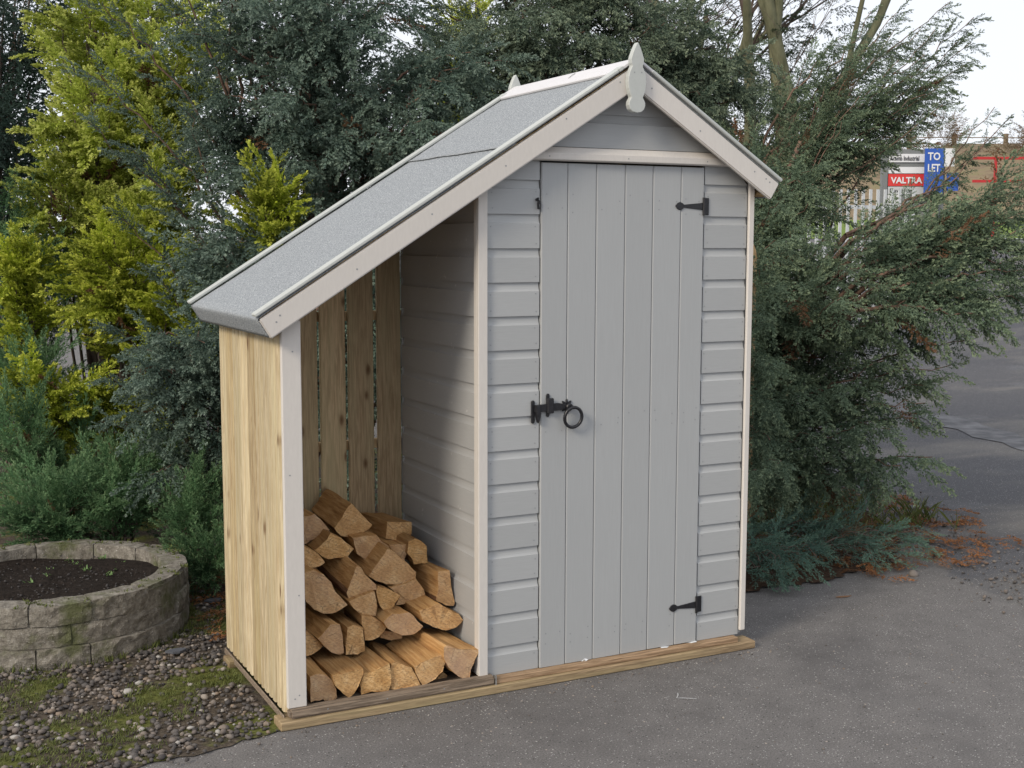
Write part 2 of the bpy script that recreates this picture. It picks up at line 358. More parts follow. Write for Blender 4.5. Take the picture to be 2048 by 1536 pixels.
class MB:
    """collects solids that make up one part"""
    def __init__(self): self.v = []; self.f = []
    def hexa(self, P):                    # 8 corners: bottom 4 (ccw), top 4
        n = len(self.v); self.v += [tuple(p) for p in P]
        for q in ((3, 2, 1, 0), (4, 5, 6, 7), (0, 1, 5, 4), (1, 2, 6, 5), (2, 3, 7, 6), (3, 0, 4, 7)): self.f.append(tuple(n + i for i in q))
        return self
    def box(self, x0, x1, y0, y1, z0, z1):
        return self.hexa([(x0, y0, z0), (x1, y0, z0), (x1, y1, z0), (x0, y1, z0), (x0, y0, z1), (x1, y0, z1), (x1, y1, z1), (x0, y1, z1)])
    def prism(self, poly, d0, d1):        # polygon points + two offsets
        n = len(self.v); k = len(poly); d0, d1 = Vector(d0), Vector(d1)
        self.v += [tuple(Vector(p) + d0) for p in poly] + [tuple(Vector(p) + d1) for p in poly]
        self.f.append(tuple(range(n, n + k))); self.f.append(tuple(range(n + 2 * k - 1, n + k - 1, -1)))
        for i in range(k): j = (i + 1) % k; self.f.append((n + j, n + i, n + k + i, n + k + j))
        return self
    def tube(self, pts, rad, sides=6, cap=True):
        pts = [Vector(p) for p in pts]; n0 = len(self.v); ref = Vector((0.13, 0.37, 0.92))
        for i, p in enumerate(pts):
            t = (pts[min(i + 1, len(pts) - 1)] - pts[max(i - 1, 0)]).normalized()
            a = t.cross(ref if abs(t.dot(ref)) < 0.95 else Vector((1, 0, 0))).normalized(); b = t.cross(a)
            r = rad[i] if hasattr(rad, '__len__') else rad
            for k in range(sides):
                an = 2 * math.pi * k / sides; self.v.append(tuple(p + (a * math.cos(an) + b * math.sin(an)) * r))
        for i in range(len(pts) - 1):
            for k in range(sides):
                a0 = n0 + i * sides + k; a1 = n0 + i * sides + (k + 1) % sides
                self.f.append((a0, a1, a1 + sides, a0 + sides))
        if cap:
            self.f.append(tuple(range(n0 + sides - 1, n0 - 1, -1))); e = n0 + (len(pts) - 1) * sides; self.f.append(tuple(range(e, e + sides)))
        return self
    def build(self, name, m, parent=None, bevel=0.0, smooth=False, segs=1):
        me = mesh(name, self.v, self.f, m, smooth)
        bm = bmesh.new(); bm.from_mesh(me); bmesh.ops.recalc_face_normals(bm, faces=bm.faces)
        if bevel > 0:
            bmesh.ops.bevel(bm, geom=[e for e in bm.edges if len(e.link_faces) == 2 and e.calc_face_angle(0) > 0.5], offset=bevel, segments=segs, affect='EDGES', clamp_overlap=True)
        bm.to_mesh(me); bm.free(); me.update()
        return link(name, me, parent)
def quads_mesh(name, V, tint, m):
    """V: (N,k,3) leaf faces of k corners, tint: (N,3)"""
    N, k = V.shape[:2]; me = bpy.data.meshes.new(name)
    me.vertices.add(N * k); me.vertices.foreach_set('co', V.reshape(-1).astype(np.float32))
    me.loops.add(N * k); me.loops.foreach_set('vertex_index', np.arange(N * k, dtype=np.int32))
    me.polygons.add(N); me.polygons.foreach_set('loop_start', np.arange(0, N * k, k, dtype=np.int32))
    at = me.attributes.new('tint', 'FLOAT_COLOR', 'POINT')
    c = np.ones((N, k, 4), np.float32); c[:, :, :3] = tint[:, None, :]; at.data.foreach_set('color', c.reshape(-1))
    me.materials.append(M[m]); me.update(calc_edges=True); return me
# ------------------------------------------------------------------ ground
CX, CY = -1.757, -3.712
def ter(x, y):
    s = (x - CX) * 0.4507 + (y - CY) * 0.8927
    t = np.clip((np.asarray(s) - 9.0) / 23.0, 0, 1)
    return 1.60 * t * t * (3 - 2 * t) * 1.0
def sheet(name, xs, ys, zf, m, parent=None):
    X, Y = np.meshgrid(xs, ys, indexing='ij'); Z = zf(X, Y)
    V = np.stack([X, Y, Z], -1).reshape(-1, 3); ny = len(ys)
    F = [(i * ny + j, (i + 1) * ny + j, (i + 1) * ny + j + 1, i * ny + j + 1) for i in range(len(xs) - 1) for j in range(ny - 1)]
    return link(name, mesh(name, V, F, m, True), parent)
gx = np.concatenate([[-400, -150, -60, -30], np.arange(-16, 46, 1.0), [60, 90, 150, 400]])
gy = np.concatenate([[-200, -60, -25], np.arange(-12, 46, 1.0), [60, 90, 150, 400]])
tag(sheet('ground', gx, gy, ter, 'asphalt'), 'grey speckled asphalt yard in front of the shed', 'ground', kind='structure')

def poly_sheet(name, poly, z, m, parent=None, sub=0):
    bm = bmesh.new(); bm.faces.new([bm.verts.new((x, y, z)) for x, y in poly])
    me = bpy.data.meshes.new(name); bm.to_mesh(me); bm.free(); me.materials.append(M[m]); return link(name, me, parent)
# gravel bed soil on the left, soil under the shrubs
edge = [(-0.71 + 0.0, -0.035)] + [(-0.71 - 0.04 * i, -0.05 - 0.006 * i + 0.012 * math.sin(i * .8) + random.uniform(-.014, .014)) for i in range(1, 40)]
bed = [(1.6, 0.78), (-0.64, 0.76), (-0.64, -0.03)] + edge + [(-2.6, -0.3), (-3.2, 2.2), (-2.2, 9.5), (3.5, 9.5), (4.4, 4.5), (3.35, 2.2), (2.95, 1.55)]
soil_bed = poly_sheet('planting_bed', bed, 0.004, 'mossy_soil')
tag(soil_bed, 'mossy soil bed under the gravel and conifers', 'soil', kind='structure')
lit0 = [(1.35, 0.58), (1.6, 0.58), (1.9, 0.56), (2.2, 0.62), (2.45, 0.62), (2.62, 0.80), (2.85, 1.0), (3.05, 1.35), (3.3, 1.9), (3.5, 2.6), (2.6, 3.2), (1.4, 2.6), (1.3, 1.0)]
lit = []
for i in range(len(lit0)):
    a_, b_ = Vector(lit0[i]), Vector(lit0[(i + 1) % len(lit0)]); k_ = max(2, int((b_ - a_).length / .03))
    lit += [tuple(a_.lerp(b_, j / k_) + Vector((random.uniform(-.03, .03), random.uniform(-.03, .03)))) for j in range(k_)]
tag(poly_sheet('leaf_litter_soil', lit, 0.0085, 'litter_soil'), 'brown soil under the juniper beside the road', 'soil', kind='structure')
# damp strip on the road
N = 24; V = []; F = []
for i in range(N + 1):
    t = i / N; c = Vector((6.6, 5.2)).lerp(Vector((5.5, 1.5)), t); w = 0.12 * math.sin(math.pi * min(1, t * 1.1 + 0.04)) ** .5 + 0.03 * math.sin(i * 1.7) + 0.02
    for s in (-1, 1): V.append((c.x + s * w * 1.6, c.y + s * w * .35, 0.005 + ter(c.x, c.y)))
for i in range(N): F.append((2 * i, 2 * i + 1, 2 * i + 3, 2 * i + 2))
tag(link('water', mesh('water', V, F, 'wet_tarmac')), 'narrow wet strip shining across the dark tarmac', 'puddle', kind='structure')
# chalk scratches on the asphalt
def ribbon(name, pts, w, z, m, parent=None):
    V = []; F = []
    for i, p in enumerate(pts):
        p = Vector(p); t = (Vector(pts[min(i + 1, len(pts) - 1)]) - Vector(pts[max(i - 1, 0)])).normalized(); n = Vector((-t.y, t.x))
        ww = w * (0.6 + 0.8 * random.random()); V += [(*(p + n * ww), z), (*(p - n * ww), z)]
    for i in range(len(pts) - 1): F.append((2 * i, 2 * i + 1, 2 * i + 3, 2 * i + 2))
    return link(name, mesh(name, V, F, m), parent)
tag(ribbon('chalk_mark', [(0.585, -0.315), (0.572, -0.335), (0.555, -0.352), (0.575, -0.363), (0.595, -0.377), (0.61, -0.388)], 0.0018, 0.004, 'chalk'), 'small white corner shaped chalk mark on the asphalt', 'marking', kind='structure')

# ------------------------------------------------------------------ the shed
XR, XL, DP = 1.0886, -0.679, 0.6935
RX, RZ, SL = 0.545, 2.101, 0.630
AN = math.atan(SL); CA, SA = math.cos(AN), math.sin(AN)
def roof_z(x): return RZ - SL * abs(x - RX)
shed = empty('garden_shed', (0.2, 0.35, 0))
tag(shed, 'grey painted wooden shed with cream trim, felt roof and open lean-to log store', 'shed')

# --- base
base = MB().box(-0.62, 1.05, 0.012, 0.66, 0.030, 0.0425).build('floor', 'base_timber', shed, 0.002)
MB().box(-0.705, 1.118, -0.045, 0.035, 0.001, 0.029).build('skid', 'skid_timber', base, 0.003)
MB().box(-0.705, 1.118, 0.60, 0.68, 0.001, 0.029).build('skid', 'skid_timber', base, 0.003)
MB().box(-0.672, 0.040, -0.036, 0.004, 0.0295, 0.060).build('bearer', 'grey_timber', base, 0.007, segs=2)
MB().box(0.0425, 1.048, -0.031, 0.030, 0.0295, 0.0485).build('joist', 'base_timber', base, 0.002)
MB().box(-0.685, -0.6795, -0.004, 0.742, 0.014, 0.036).build('side_bearer', 'grey_timber', base, 0.003)
for i in range(6):
    y0 = 0.012 + i * 0.108
    MB().box(-0.655, -0.004, y0, y0 + 0.104, 0.0428, 0.0455).build('floor_plank', 'grey_timber', base, 0.001)
MB().box(0.038, 0.042, -0.038, -0.02, 0.022, 0.0615).build('bracket', 'zinc', base)

# --- shiplap boards: each one an extruded profile, trimmed under the roof
PROF = [(0, .0018), (0, .0835), (-.0026, .0862), (-.0047, .0908), (-.0062, .0975), (-.0070, .105), (-.0073, .1195), (-.014, .1195), (-.014, .0018)]
def shiplap(x0, x1, z0, axis='front', off=0.0, parent=None, m='grey_paint', zmin=None, clip=True):
    V = []
    for o, z in PROF:
        zz = z0 + z
        if zmin is not None: zz = max(zz, zmin)
        a, b = x0, x1
        if clip:
            zr = min(zz, RZ - 0.05); a = max(a, RX - (RZ - 0.022 - zr) / SL); b = min(b, RX + (RZ - 0.022 - zr) / SL)
        V.append((a, o, zz, b))
    k = len(V); W = []
    for a, o, zz, b in V: W.append((a, o, zz))
    for a, o, zz, b in V: W.append((b, o, zz))
    def tr(p):
        x, o, z = p
        if axis == 'front': return (x, off - o, z)
        if axis == 'back': return (x, off + o, z)
        if axis == 'left': return (off - o, x, z)
        return (off + o, x, z)
    F = [tuple(range(k)), tuple(range(2 * k - 1, k - 1, -1))] + [((i + 1) % k, i, k + i, k + (i + 1) % k) for i in range(k)]
    me = mesh('cladding_board', [tr(p) for p in W], F, m)
    bm = bmesh.new(); bm.from_mesh(me); bmesh.ops.recalc_face_normals(bm, faces=bm.faces); bm.to_mesh(me); bm.free()
    return link('cladding_board', me, parent)
ZT = 1.6006
wall_f = MB().box(0.03, 0.217, 0.016, 0.04, 0.055, 1.70).box(0.883, 1.06, 0.016, 0.04, 0.055, 1.70).build('front_wall', 'plain_timber', shed)
wall_p = MB().box(0.015, 0.035, 0.03, 0.66, 0.055, 1.70).build('partition_wall', 'plain_timber', shed)
wall_r = MB().box(1.05, 1.072, 0.03, 0.66, 0.055, 1.70).build('end_wall', 'plain_timber', shed)
wall_b = MB().box(0.03, 1.06, 0.65, 0.675, 0.055, 1.70).build('rear_wall', 'plain_timber', shed)
for k in range(-1, 15):
    z0 = ZT - k * 0.112
    shiplap(0.0232, 0.2185, z0, 'front', 0.0, wall_f, 'grey_paint', 0.050)
    shiplap(0.8805, 1.0672, z0, 'front', 0.0, wall_f, 'grey_paint', 0.050)
    if k >= 0:
        shiplap(0.024, 0.690, z0, 'left', 0.0, wall_p, 'grey_paint_inside', 0.050, clip=False)
        shiplap(0.012, 0.690, z0, 'right', XR - 0.003, wall_r, 'grey_paint', 0.050, clip=False)
    shiplap(0.002, XR - 0.004, z0, 'back', 0.7055, wall_b, 'grey_paint', 0.050)
gable = MB().box(0.32, 0.77, 0.016, 0.035, 1.78, 1.90).build('gable_wall', 'plain_timber', shed)
for z0 in (ZT + 0.224, ZT + 0.336):
    shiplap(0.0232, XR - 0.022, z0, 'front', 0.0, gable, 'grey_paint')
    shiplap(0.0232, XR - 0.022, z0, 'back', 0.7055, wall_b, 'grey_paint')

# --- corner trims, head batten, posts
def zcap(x): return roof_z(x) - 0.02
def strip(name, x0, x1, y0, y1, z0, m='cream_paint', parent=shed, bev=0.0025, zt=None):
    za = zt if zt else zcap(x0); zb = zt if zt else zcap(x1)
    return MB().hexa([(x0, y0, z0), (x1, y0, z0), (x1, y1, z0), (x0, y1, z0), (x0, y0, za), (x1, y0, zb), (x1, y1, zb), (x0, y1, za)]).build(name, m, parent, bev)
strip('corner_trim', -0.0125, 0.022, -0.013, -0.0005, 0.058)
strip('corner_trim', -0.0125, -0.0005, 0.000, 0.022, 0.060, bev=0.001)
strip('corner_trim', 1.0685, 1.0915, -0.013, -0.0005, 0.066)
strip('corner_trim', 1.0885, 1.0975, 0.000, 0.03, 0.068, bev=0.001)
b = MB(); prof = [(-.0005, 1.778), (-.020, 1.778), (-.028, 1.782), (-.028, 1.803), (-.010, 1.824), (-.0005, 1.824)]
V = []
for y, z in prof: V.append((RX - (RZ - 0.03 - z) / SL, y, z))
for y, z in prof: V.append((RX + (RZ - 0.03 - z) / SL, y, z))
kk = len(prof); b.v = V; b.f = [tuple(range(kk)), tuple(range(2 * kk - 1, kk - 1, -1))] + [((i + 1) % kk, i, kk + i, kk + (i + 1) % kk) for i in range(kk)]
b.build('head_batten', 'cream_paint', shed, 0.001)
strip('post_trim', -0.674, -0.6125, -0.020, -0.003, 0.0605, zt=1.275)
MB().box(-0.662, -0.622, -0.0025, 0.035, 0.046, 1.29).build('post', 'plain_timber', shed, 0.002)

# --- door of six planks
dl = [0.2225, 0.3235, 0.4345, 0.5485, 0.6615, 0.7785, 0.8765]
door = MB().box(0.235, 0.865, 0.0125, 0.03, 0.10, 0.19).box(0.235, 0.865, 0.0125, 0.03, 0.85, 0.94).box(0.235, 0.865, 0.0125, 0.03, 1.6, 1.69).build('door', 'plain_timber', shed)
MB().box(0.20, 0.90, 0.0305, 0.034, 0.05, 1.775).build('door_lining', 'slat_timber', shed)
for i in range(6):
    x0, x1 = dl[i] + 0.0006, dl[i + 1] - 0.0006; c = 0.0032; yb, yf = 0.012, -0.0045
    e0 = 0.006 if i == 0 else c; e1 = 0.004 if i == 5 else c
    P = [(x0, yb), (x0, yf + c), (x0 + c, yf), (x1 - c, yf), (x1, yf + c), (x1, yb)]
    b = MB().prism([(x, y, 0) for x, y in P], (0, 0, 0.050 + 0.0004 * i), (0, 0, 1.772))
    b.build('door_plank', 'grey_paint_door', door)
# hinges
def hinge(zc, nm='hinge'):
    b = MB()
    tip = [(0.752, zc), (0.762, zc + .011), (0.772, zc + .014), (0.782, zc + .011), (0.789, zc + .005), (0.868, zc + .0125), (0.868, zc - .0125), (0.789, zc - .005), (0.782, zc - .011), (0.772, zc - .014), (0.762, zc - .011)]
    b.prism([(x, 0, z) for x, z in tip], (0, -.0085, 0), (0, -.0047, 0))
    b.prism([(x, 0, z) for x, z in [(0.8715, zc - .030), (0.8975, zc - .030), (0.8975, zc + .030), (0.8715, zc + .030)]], (0, -.0045, 0), (0, -.0003, 0))
    o = b.build(nm, 'iron', door, 0.0012)
    k = MB().tube([(0.8725, -.0085, zc - .031), (0.8725, -.0085, zc + .031)], 0.0048, 10)
    k.build('hinge_pin', 'iron', door)
    return o
hinge(1.637); hinge(0.190)
# ring latch: keeper, strap, staple, rose, ring
def lobed(zs, x, hw):
    return [(x - hw, zs[1]), (x + hw, zs[1]), (x + hw, zs[2]), (x + hw * .6, zs[2] + .006), (x, zs[3]), (x - hw * .6, zs[2] + .006), (x - hw, zs[2])][:7] if False else None
def plate(name, pts, y0, y1, bev=0.0012, m='iron'):
    return MB().prism([(x, 0, z) for x, z in pts], (0, y0, 0), (0, y1, 0)).build(name, m, door, bev)
def eye(x, z, r, n=9, a0=0, a1=180): return [(x + r * math.cos(R(a0 + (a1 - a0) * i / (n - 1))), z + r * math.sin(R(a0 + (a1 - a0) * i / (n - 1)))) for i in range(n)]
plate('latch_keeper', eye(0.194, 0.976, .0065) + eye(0.194, 0.910, .0065, a0=180, a1=360), -.0062, -.0003)
plate('latch_keeper', [(0.197, .968), (0.214, .966), (0.216, .93), (0.212, .914), (0.206, .905), (0.200, .93)], -.022, -.0065, 0.002)
plate('latch_bar', [(0.196, .9675), (0.285, .970), (0.318, .963), (0.318, .946), (0.285, .944), (0.196, .942)], -.0155, -.0105)
plate('latch_staple', eye(0.249, 0.9965, .0068) + eye(0.249, 0.930, .0068, a0=180, a1=360), -.0092, -.0050)
MB().box(0.2415, 0.2665, -.0215, -.0094, 0.936, 0.988).build('latch_staple', 'iron', door, 0.003)
rose = []
for i in range(48):
    a = 2 * math.pi * i / 48; r = 0.0195 + 0.0055 * math.cos(8 * a); rose.append((0.322 + r * math.cos(a), 0.957 + r * math.sin(a)))
plate('latch_rose', rose, -.0095, -.0048, 0.001)
plate('latch_boss', eye(0.325, 0.955, .0125, 17, 0, 337), -.026, -.0097, 0.003)
ring = MB(); tc = Vector((0.337, -0.026, 0.919))
pts = [tc + Vector((0.0335 * math.cos(2 * math.pi * i / 28), -0.004 * math.sin(2 * math.pi * i / 28) - 0.001, 0.0345 * math.sin(2 * math.pi * i / 28))) for i in range(29)]
ring.tube(pts, 0.0058, 10, cap=False).build('latch_ring', 'iron', door, smooth=True)
# cabin hook at the top of the door
b = MB().tube([(0.206, -.002, 1.650), (0.206, -.010, 1.652), (0.209, -.012, 1.645), (0.207, -.011, 1.632), (0.210, -.009, 1.622), (0.214, -.009, 1.621)], [.005, .006, .005, .004, .005, .004], 8)
b.build('hook', 'iron', shed)
# scrap of polythene caught under the door
V = []; F = []
for i in range(15):
    t = i / 14; x = 0.72 + 0.155 * t; z = 0.0492 - 0.007 * math.sin(math.pi * t) + 0.0025 * math.sin(9 * t)
    V += [(x, -0.010 - 0.004 * math.sin(7 * t), z), (x, 0.002, z + 0.003)]
for i in range(14): F.append((2 * i, 2 * i + 1, 2 * i + 3, 2 * i + 2))
o = link('polythene_strip', mesh('polythene_strip', V, F, 'polythene')); tag(o, 'thin clear polythene strip caught under the hinge end of the door', 'plastic')
V = []
for i in range(40): V.append(Vector((0.385 + 0.03 * random.random(), -0.012 + 0.008 * random.random(), 0.0455 + 0.012 * random.random())))
F = [tuple(random.sample(range(40), 3)) for _ in range(26)]
F = [f for f in F if (V[f[0]] - V[f[1]]).length < 0.014 and (V[f[1]] - V[f[2]]).length < 0.014] + [(0, 1, 2)]
o = link('polythene_scrap', mesh('polythene_scrap', V, F, 'polythene')); tag(o, 'tiny crumpled clear polythene scrap under the middle of the door', 'plastic')

# --- lean-to: side wall, rear slats, rail
side = MB().box(-0.658, -0.640, 0.04, 0.735, 0.35, 0.40).box(-0.658, -0.640, 0.04, 0.735, 1.08, 1.13).build('side_wall', 'plain_timber', shed)
ys = [-0.003, 0.094, 0.187, 0.279, 0.372, 0.466, 0.559, 0.651, 0.740]
for i in range(8):
    y0, y1 = ys[i] + 0.0026, ys[i + 1] - 0.0026; c = 0.0105; ym = (y0 + y1) / 2 + 0.004 * (i % 3 - 1)
    P = [(-.661, y0), (-.679 + c, y0), (-.679, y0 + c), (-.679, ym - c), (-.679 + c, ym), (-.679, ym + c), (-.679, y1 - c), (-.679 + c, y1), (-.661, y1)]
    MB().prism([(x, y, 0) for x, y in P], (0, 0, 0.0425), (0, 0, 1.292)).build('side_plank', ('tan_timber', 'tan_timber_pale', 'tan_timber', 'tan_timber_brown', 'tan_timber_pale', 'tan_timber', 'tan_timber_brown', 'tan_timber')[i], side)
backp = MB().box(-0.655, 0.012, 0.7105, 0.735, 0.737, 0.772).build('rear_rail', 'plain_timber', shed, 0.002)
MB().box(-0.655, 0.012, 0.7105, 0.735, 1.22, 1.255).build('rear_rail', 'plain_timber', shed, 0.002)
MB().box(-0.655, 0.012, 0.7105, 0.735, 0.10, 0.135).build('rear_rail', 'plain_timber', shed, 0.002)
for x0, x1 in ((-.650, -.548), (-.536, -.436), (-.424, -.330), (-.319, -.222), (-.2105, -.112), (-.0965, -0.0025)):
    strip('rear_slat', x0, x1, DP, DP + 0.0165, 0.046, 'slat_timber', backp, 0.003)

# --- roof in slope coordinates: s down the slope, n off the slope
def RP(side, s, n, y):
    return (RX + side * (s * CA + n * SA), y, RZ - s * SA + n * CA)
def rbox(side, s0, s1, n0, n1, y0, y1, mb=None):
    mb = mb or MB()
    return mb.hexa([RP(side, s0, n0, y0), RP(side, s1, n0, y0), RP(side, s1, n0, y1), RP(side, s0, n0, y1), RP(side, s0, n1, y0), RP(side, s1, n1, y0), RP(side, s1, n1, y1), RP(side, s0, n1, y1)])
LL, LR = 1.537, 0.716
Y0, Y1 = -0.073, 0.812
TH = 0.0115
roof = MB()
rbox(-1, 0.0, LL - 0.006, -0.012, 0.002, Y0 + 0.016, Y1 - 0.016, roof); rbox(1, 0.0, LR - 0.006, -0.012, 0.002, Y0 + 0.016, Y1 - 0.016, roof)
roof = roof.build('roof', 'plain_timber', shed)
for y in (0.1, 0.6):                                                    # purlins under the deck
    rbox(-1, 0.45, LL - 0.05, -0.05, -0.0125, y, y + 0.03).build('rafter', 'plain_timber', roof)
SEAM = 0.556
def felt_sheet(side, s0, s1, n, y0, y1, lip=None):
    NS, NY = 34, 26; V = []; F = []
    rows = [s0 + (s1 - s0) * i / NS for i in range(NS + 1)]
    for s in rows:
        for j in range(NY + 1):
            y = y0 + (y1 - y0) * j / NY
            w = 0.0011 * math.sin(s * 13 + y * 5) * math.sin(y * 9 + s * 3) + 0.0008 * random.random()
            ds = 0.0014 * math.sin(y * 23) + 0.0009 * math.sin(y * 83) if s == s1 and lip is None else 0
            V.append(RP(side, s + ds, n + w + (0.0015 if s == s1 and lip is None else 0), y))
    if lip:
        for k in range(1, 8):
            for j in range(NY + 1):
                y = y0 + (y1 - y0) * j / NY; a = min(1, k / 2) * math.pi / 2; d = lip * max(0, (k - 2) / 5)
                V.append(RP(side, s1 + 0.006 * math.sin(a), n - 0.006 * (1 - math.cos(a)) - d, y))
    R_ = len(V) // (NY + 1)
    for i in range(R_ - 1):
        for j in range(NY): F.append((i * (NY + 1) + j, i * (NY + 1) + j + 1, (i + 1) * (NY + 1) + j + 1, (i + 1) * (NY + 1) + j))
    me = mesh('felt_sheet', V, F, 'felt', True); o = link('felt_sheet', me, roof)
    md = o.modifiers.new('thickness', 'SOLIDIFY'); md.thickness = 0.0022; md.offset = 0
    return o
felt_sheet(-1, SEAM - 0.03, LL - 0.004, 0.0045, Y0 + 0.006, Y1 - 0.006, lip=0.060)
felt_sheet(-1, 0.0, SEAM, 0.0085, Y0 + 0.006, Y1 - 0.006)
felt_sheet(1, 0.0, LR - 0.004, 0.0050, Y0 + 0.006, Y1 - 0.006, lip=0.055)
rbox(-1, LL - 0.022, LL - 0.0065, -0.062, -0.0125, Y0 + 0.02, Y1 - 0.02).build('fascia', 'plain_timber', roof)
rbox(1, LR - 0.022, LR - 0.0065, -0.057, -0.0125, Y0 + 0.02, Y1 - 0.02).build('fascia', 'plain_timber', roof)
# bargeboards front and rear
for (ya, yb) in ((Y0 - 0.003, Y0 + 0.0145), (Y1 - 0.0145, Y1 + 0.003)):
    for side, L_ in ((-1, LL), (1, LR)):
        b = MB(); pts = [(0.0 - (-0.0) , 0)]
        # perpendicular end at the eave, mitred at the ridge
        h = 0.0675; m0 = h * math.tan(AN)
        P = [RP(side, 0, -0.0005, 0), RP(side, L_, -0.0005, 0), RP(side, L_, -h, 0), RP(side, -m0 * -1.0 if False else m0, -h, 0)]
        b.prism(P, (0, ya, 0), (0, yb, 0)).build('bargeboard', 'cream_paint', roof, 0.004, segs=2)
# cover strips over the felt along the verges
for (ya, yb) in ((Y0 - 0.006, Y0 + 0.030), (Y1 - 0.030, Y1 + 0.006)):
    rbox(-1, 0.075, LL + 0.004, 0.0112, 0.0232, ya, yb).build('cover_strip', 'pale_paint', roof, 0.003)
    rbox(-1, 0.055, 0.0742, 0.0112, 0.0236, ya, yb).build('cover_strip', 'pale_paint', roof, 0.002)
    rbox(1, 0.060, LR + 0.004, 0.0095, 0.0215, ya, yb).build('cover_strip', 'pale_paint', roof, 0.003)
# ridge boards
rbox(-1, -0.004, 0.092, 0.0112, 0.0205, Y0 + 0.0305, Y1 - 0.0305).build('ridge_board', 'ridge_paint', roof, 0.002)
rbox(-1, -0.004, 0.0545, 0.0114, 0.0215, Y0 - 0.004, Y0 + 0.030).build('ridge_board', 'ridge_paint', roof, 0.002)
rbox(-1, -0.004, 0.0545, 0.0114, 0.0215, Y1 - 0.030, Y1 + 0.004).build('ridge_board', 'ridge_paint', roof, 0.002)
rbox(1, -0.004, 0.080, 0.0112, 0.0205, Y0 - 0.004, Y1 + 0.004).build('ridge_board', 'ridge_paint', roof, 0.002)
MB().tube([RP(-1, 0.048, 0.021, 0.30), RP(-1, 0.030, 0.0235, 0.302), RP(-1, 0.012, 0.022, 0.305)], 0.0016, 6).build('wire_staple', 'zinc', roof)
# finials
def finial(y0, y1, xc):
    zt = 2.169
    prof = [(0, 0), (.006, .008), (.014, .024), (.0215, .042), (.0255, .055), (.0245, .068), (.0205, .078), (.0235, .084), (.030, .097), (.0345, .113), (.0355, .130), (.0335, .150), (.028, .168), (.0225, .180), (.0265, .186), (.0315, .195), (.0325, .206), (.0275, .219), (.0165, .2275), (0, .2305)]
    pl = [(xc + w, 0, zt - d) for w, d in prof] + [(xc - w, 0, zt - d) for w, d in reversed(prof[1:-1])]
    return MB().prism(pl, (0, y0, 0), (0, y1, 0)).build('finial', 'pale_paint', roof, 0.0018)
finial(Y0 - 0.025, Y0 - 0.0035, 0.5325); finial(Y1 + 0.0035, Y1 + 0.025, RX)
# nail heads, far too small and many to pick apart
nb = MB()
def nail(p, n, r=0.0024):
    p = Vector(p); n = Vector(n).normalized(); a = n.orthogonal().normalized(); b_ = n.cross(a)
    i0 = len(nb.v); nb.v += [tuple(p + n * 0.0005 + (a * math.cos(k * 1.0472) + b_ * math.sin(k * 1.0472)) * r) for k in range(6)]; nb.f.append(tuple(range(i0, i0 + 6)))
for k in range(0, 15):
    z = ZT - k * 0.112
    for x in (0.04, 0.203, 0.893, 1.055):
        for dz in (0.018, 0.072):
            if random.random() < 0.8 and z + dz > 0.06: nail((x + random.uniform(-.004, .004), -0.0002, z + dz + random.uniform(-.004, .004)), (0, -1, 0), 0.0024)
for i in range(6):
    for z in (0.13, 0.165, 0.88, 0.915, 1.62, 1.66):
        for x in (dl[i] + .022, dl[i + 1] - .022):
            if random.random() < 0.7: nail((x + random.uniform(-.004, .004), -0.0047, z + random.uniform(-.012, .012)), (0, -1, 0), 0.0024)
for side_, L_ in ((-1, LL), (1, LR)):
    for s in [0.09, 0.33, 0.6, 0.9, 1.2, L_ - 0.04, L_ - 0.06]:
        if s < L_: nail(RP(side_, s, -0.030 + random.uniform(-.014, .014), Y0 - 0.0032), (0, -1, 0), 0.003)
for z in (0.09, 0.10, 0.42, 0.80, 1.18): nail((-0.643 + random.uniform(-.012, .012), -0.0202, z), (0, -1, 0), 0.0026)
for x in (0.24, 0.545, 0.87): nail((x, -0.0282, 1.792), (0, -1, 0), 0.0026)
for z in (2.070, 2.071): nail((0.52 if z < 2.0705 else 0.548, Y0 - 0.0252, z), (0, -1, 0), 0.0024)
for x in (-.55, -.35, -.15): nail((x, -0.0362, 0.047), (0, -1, 0), 0.0024)
o = nb.build('nail_heads', 'nail_grey', shed); tag(o, kind='stuff')
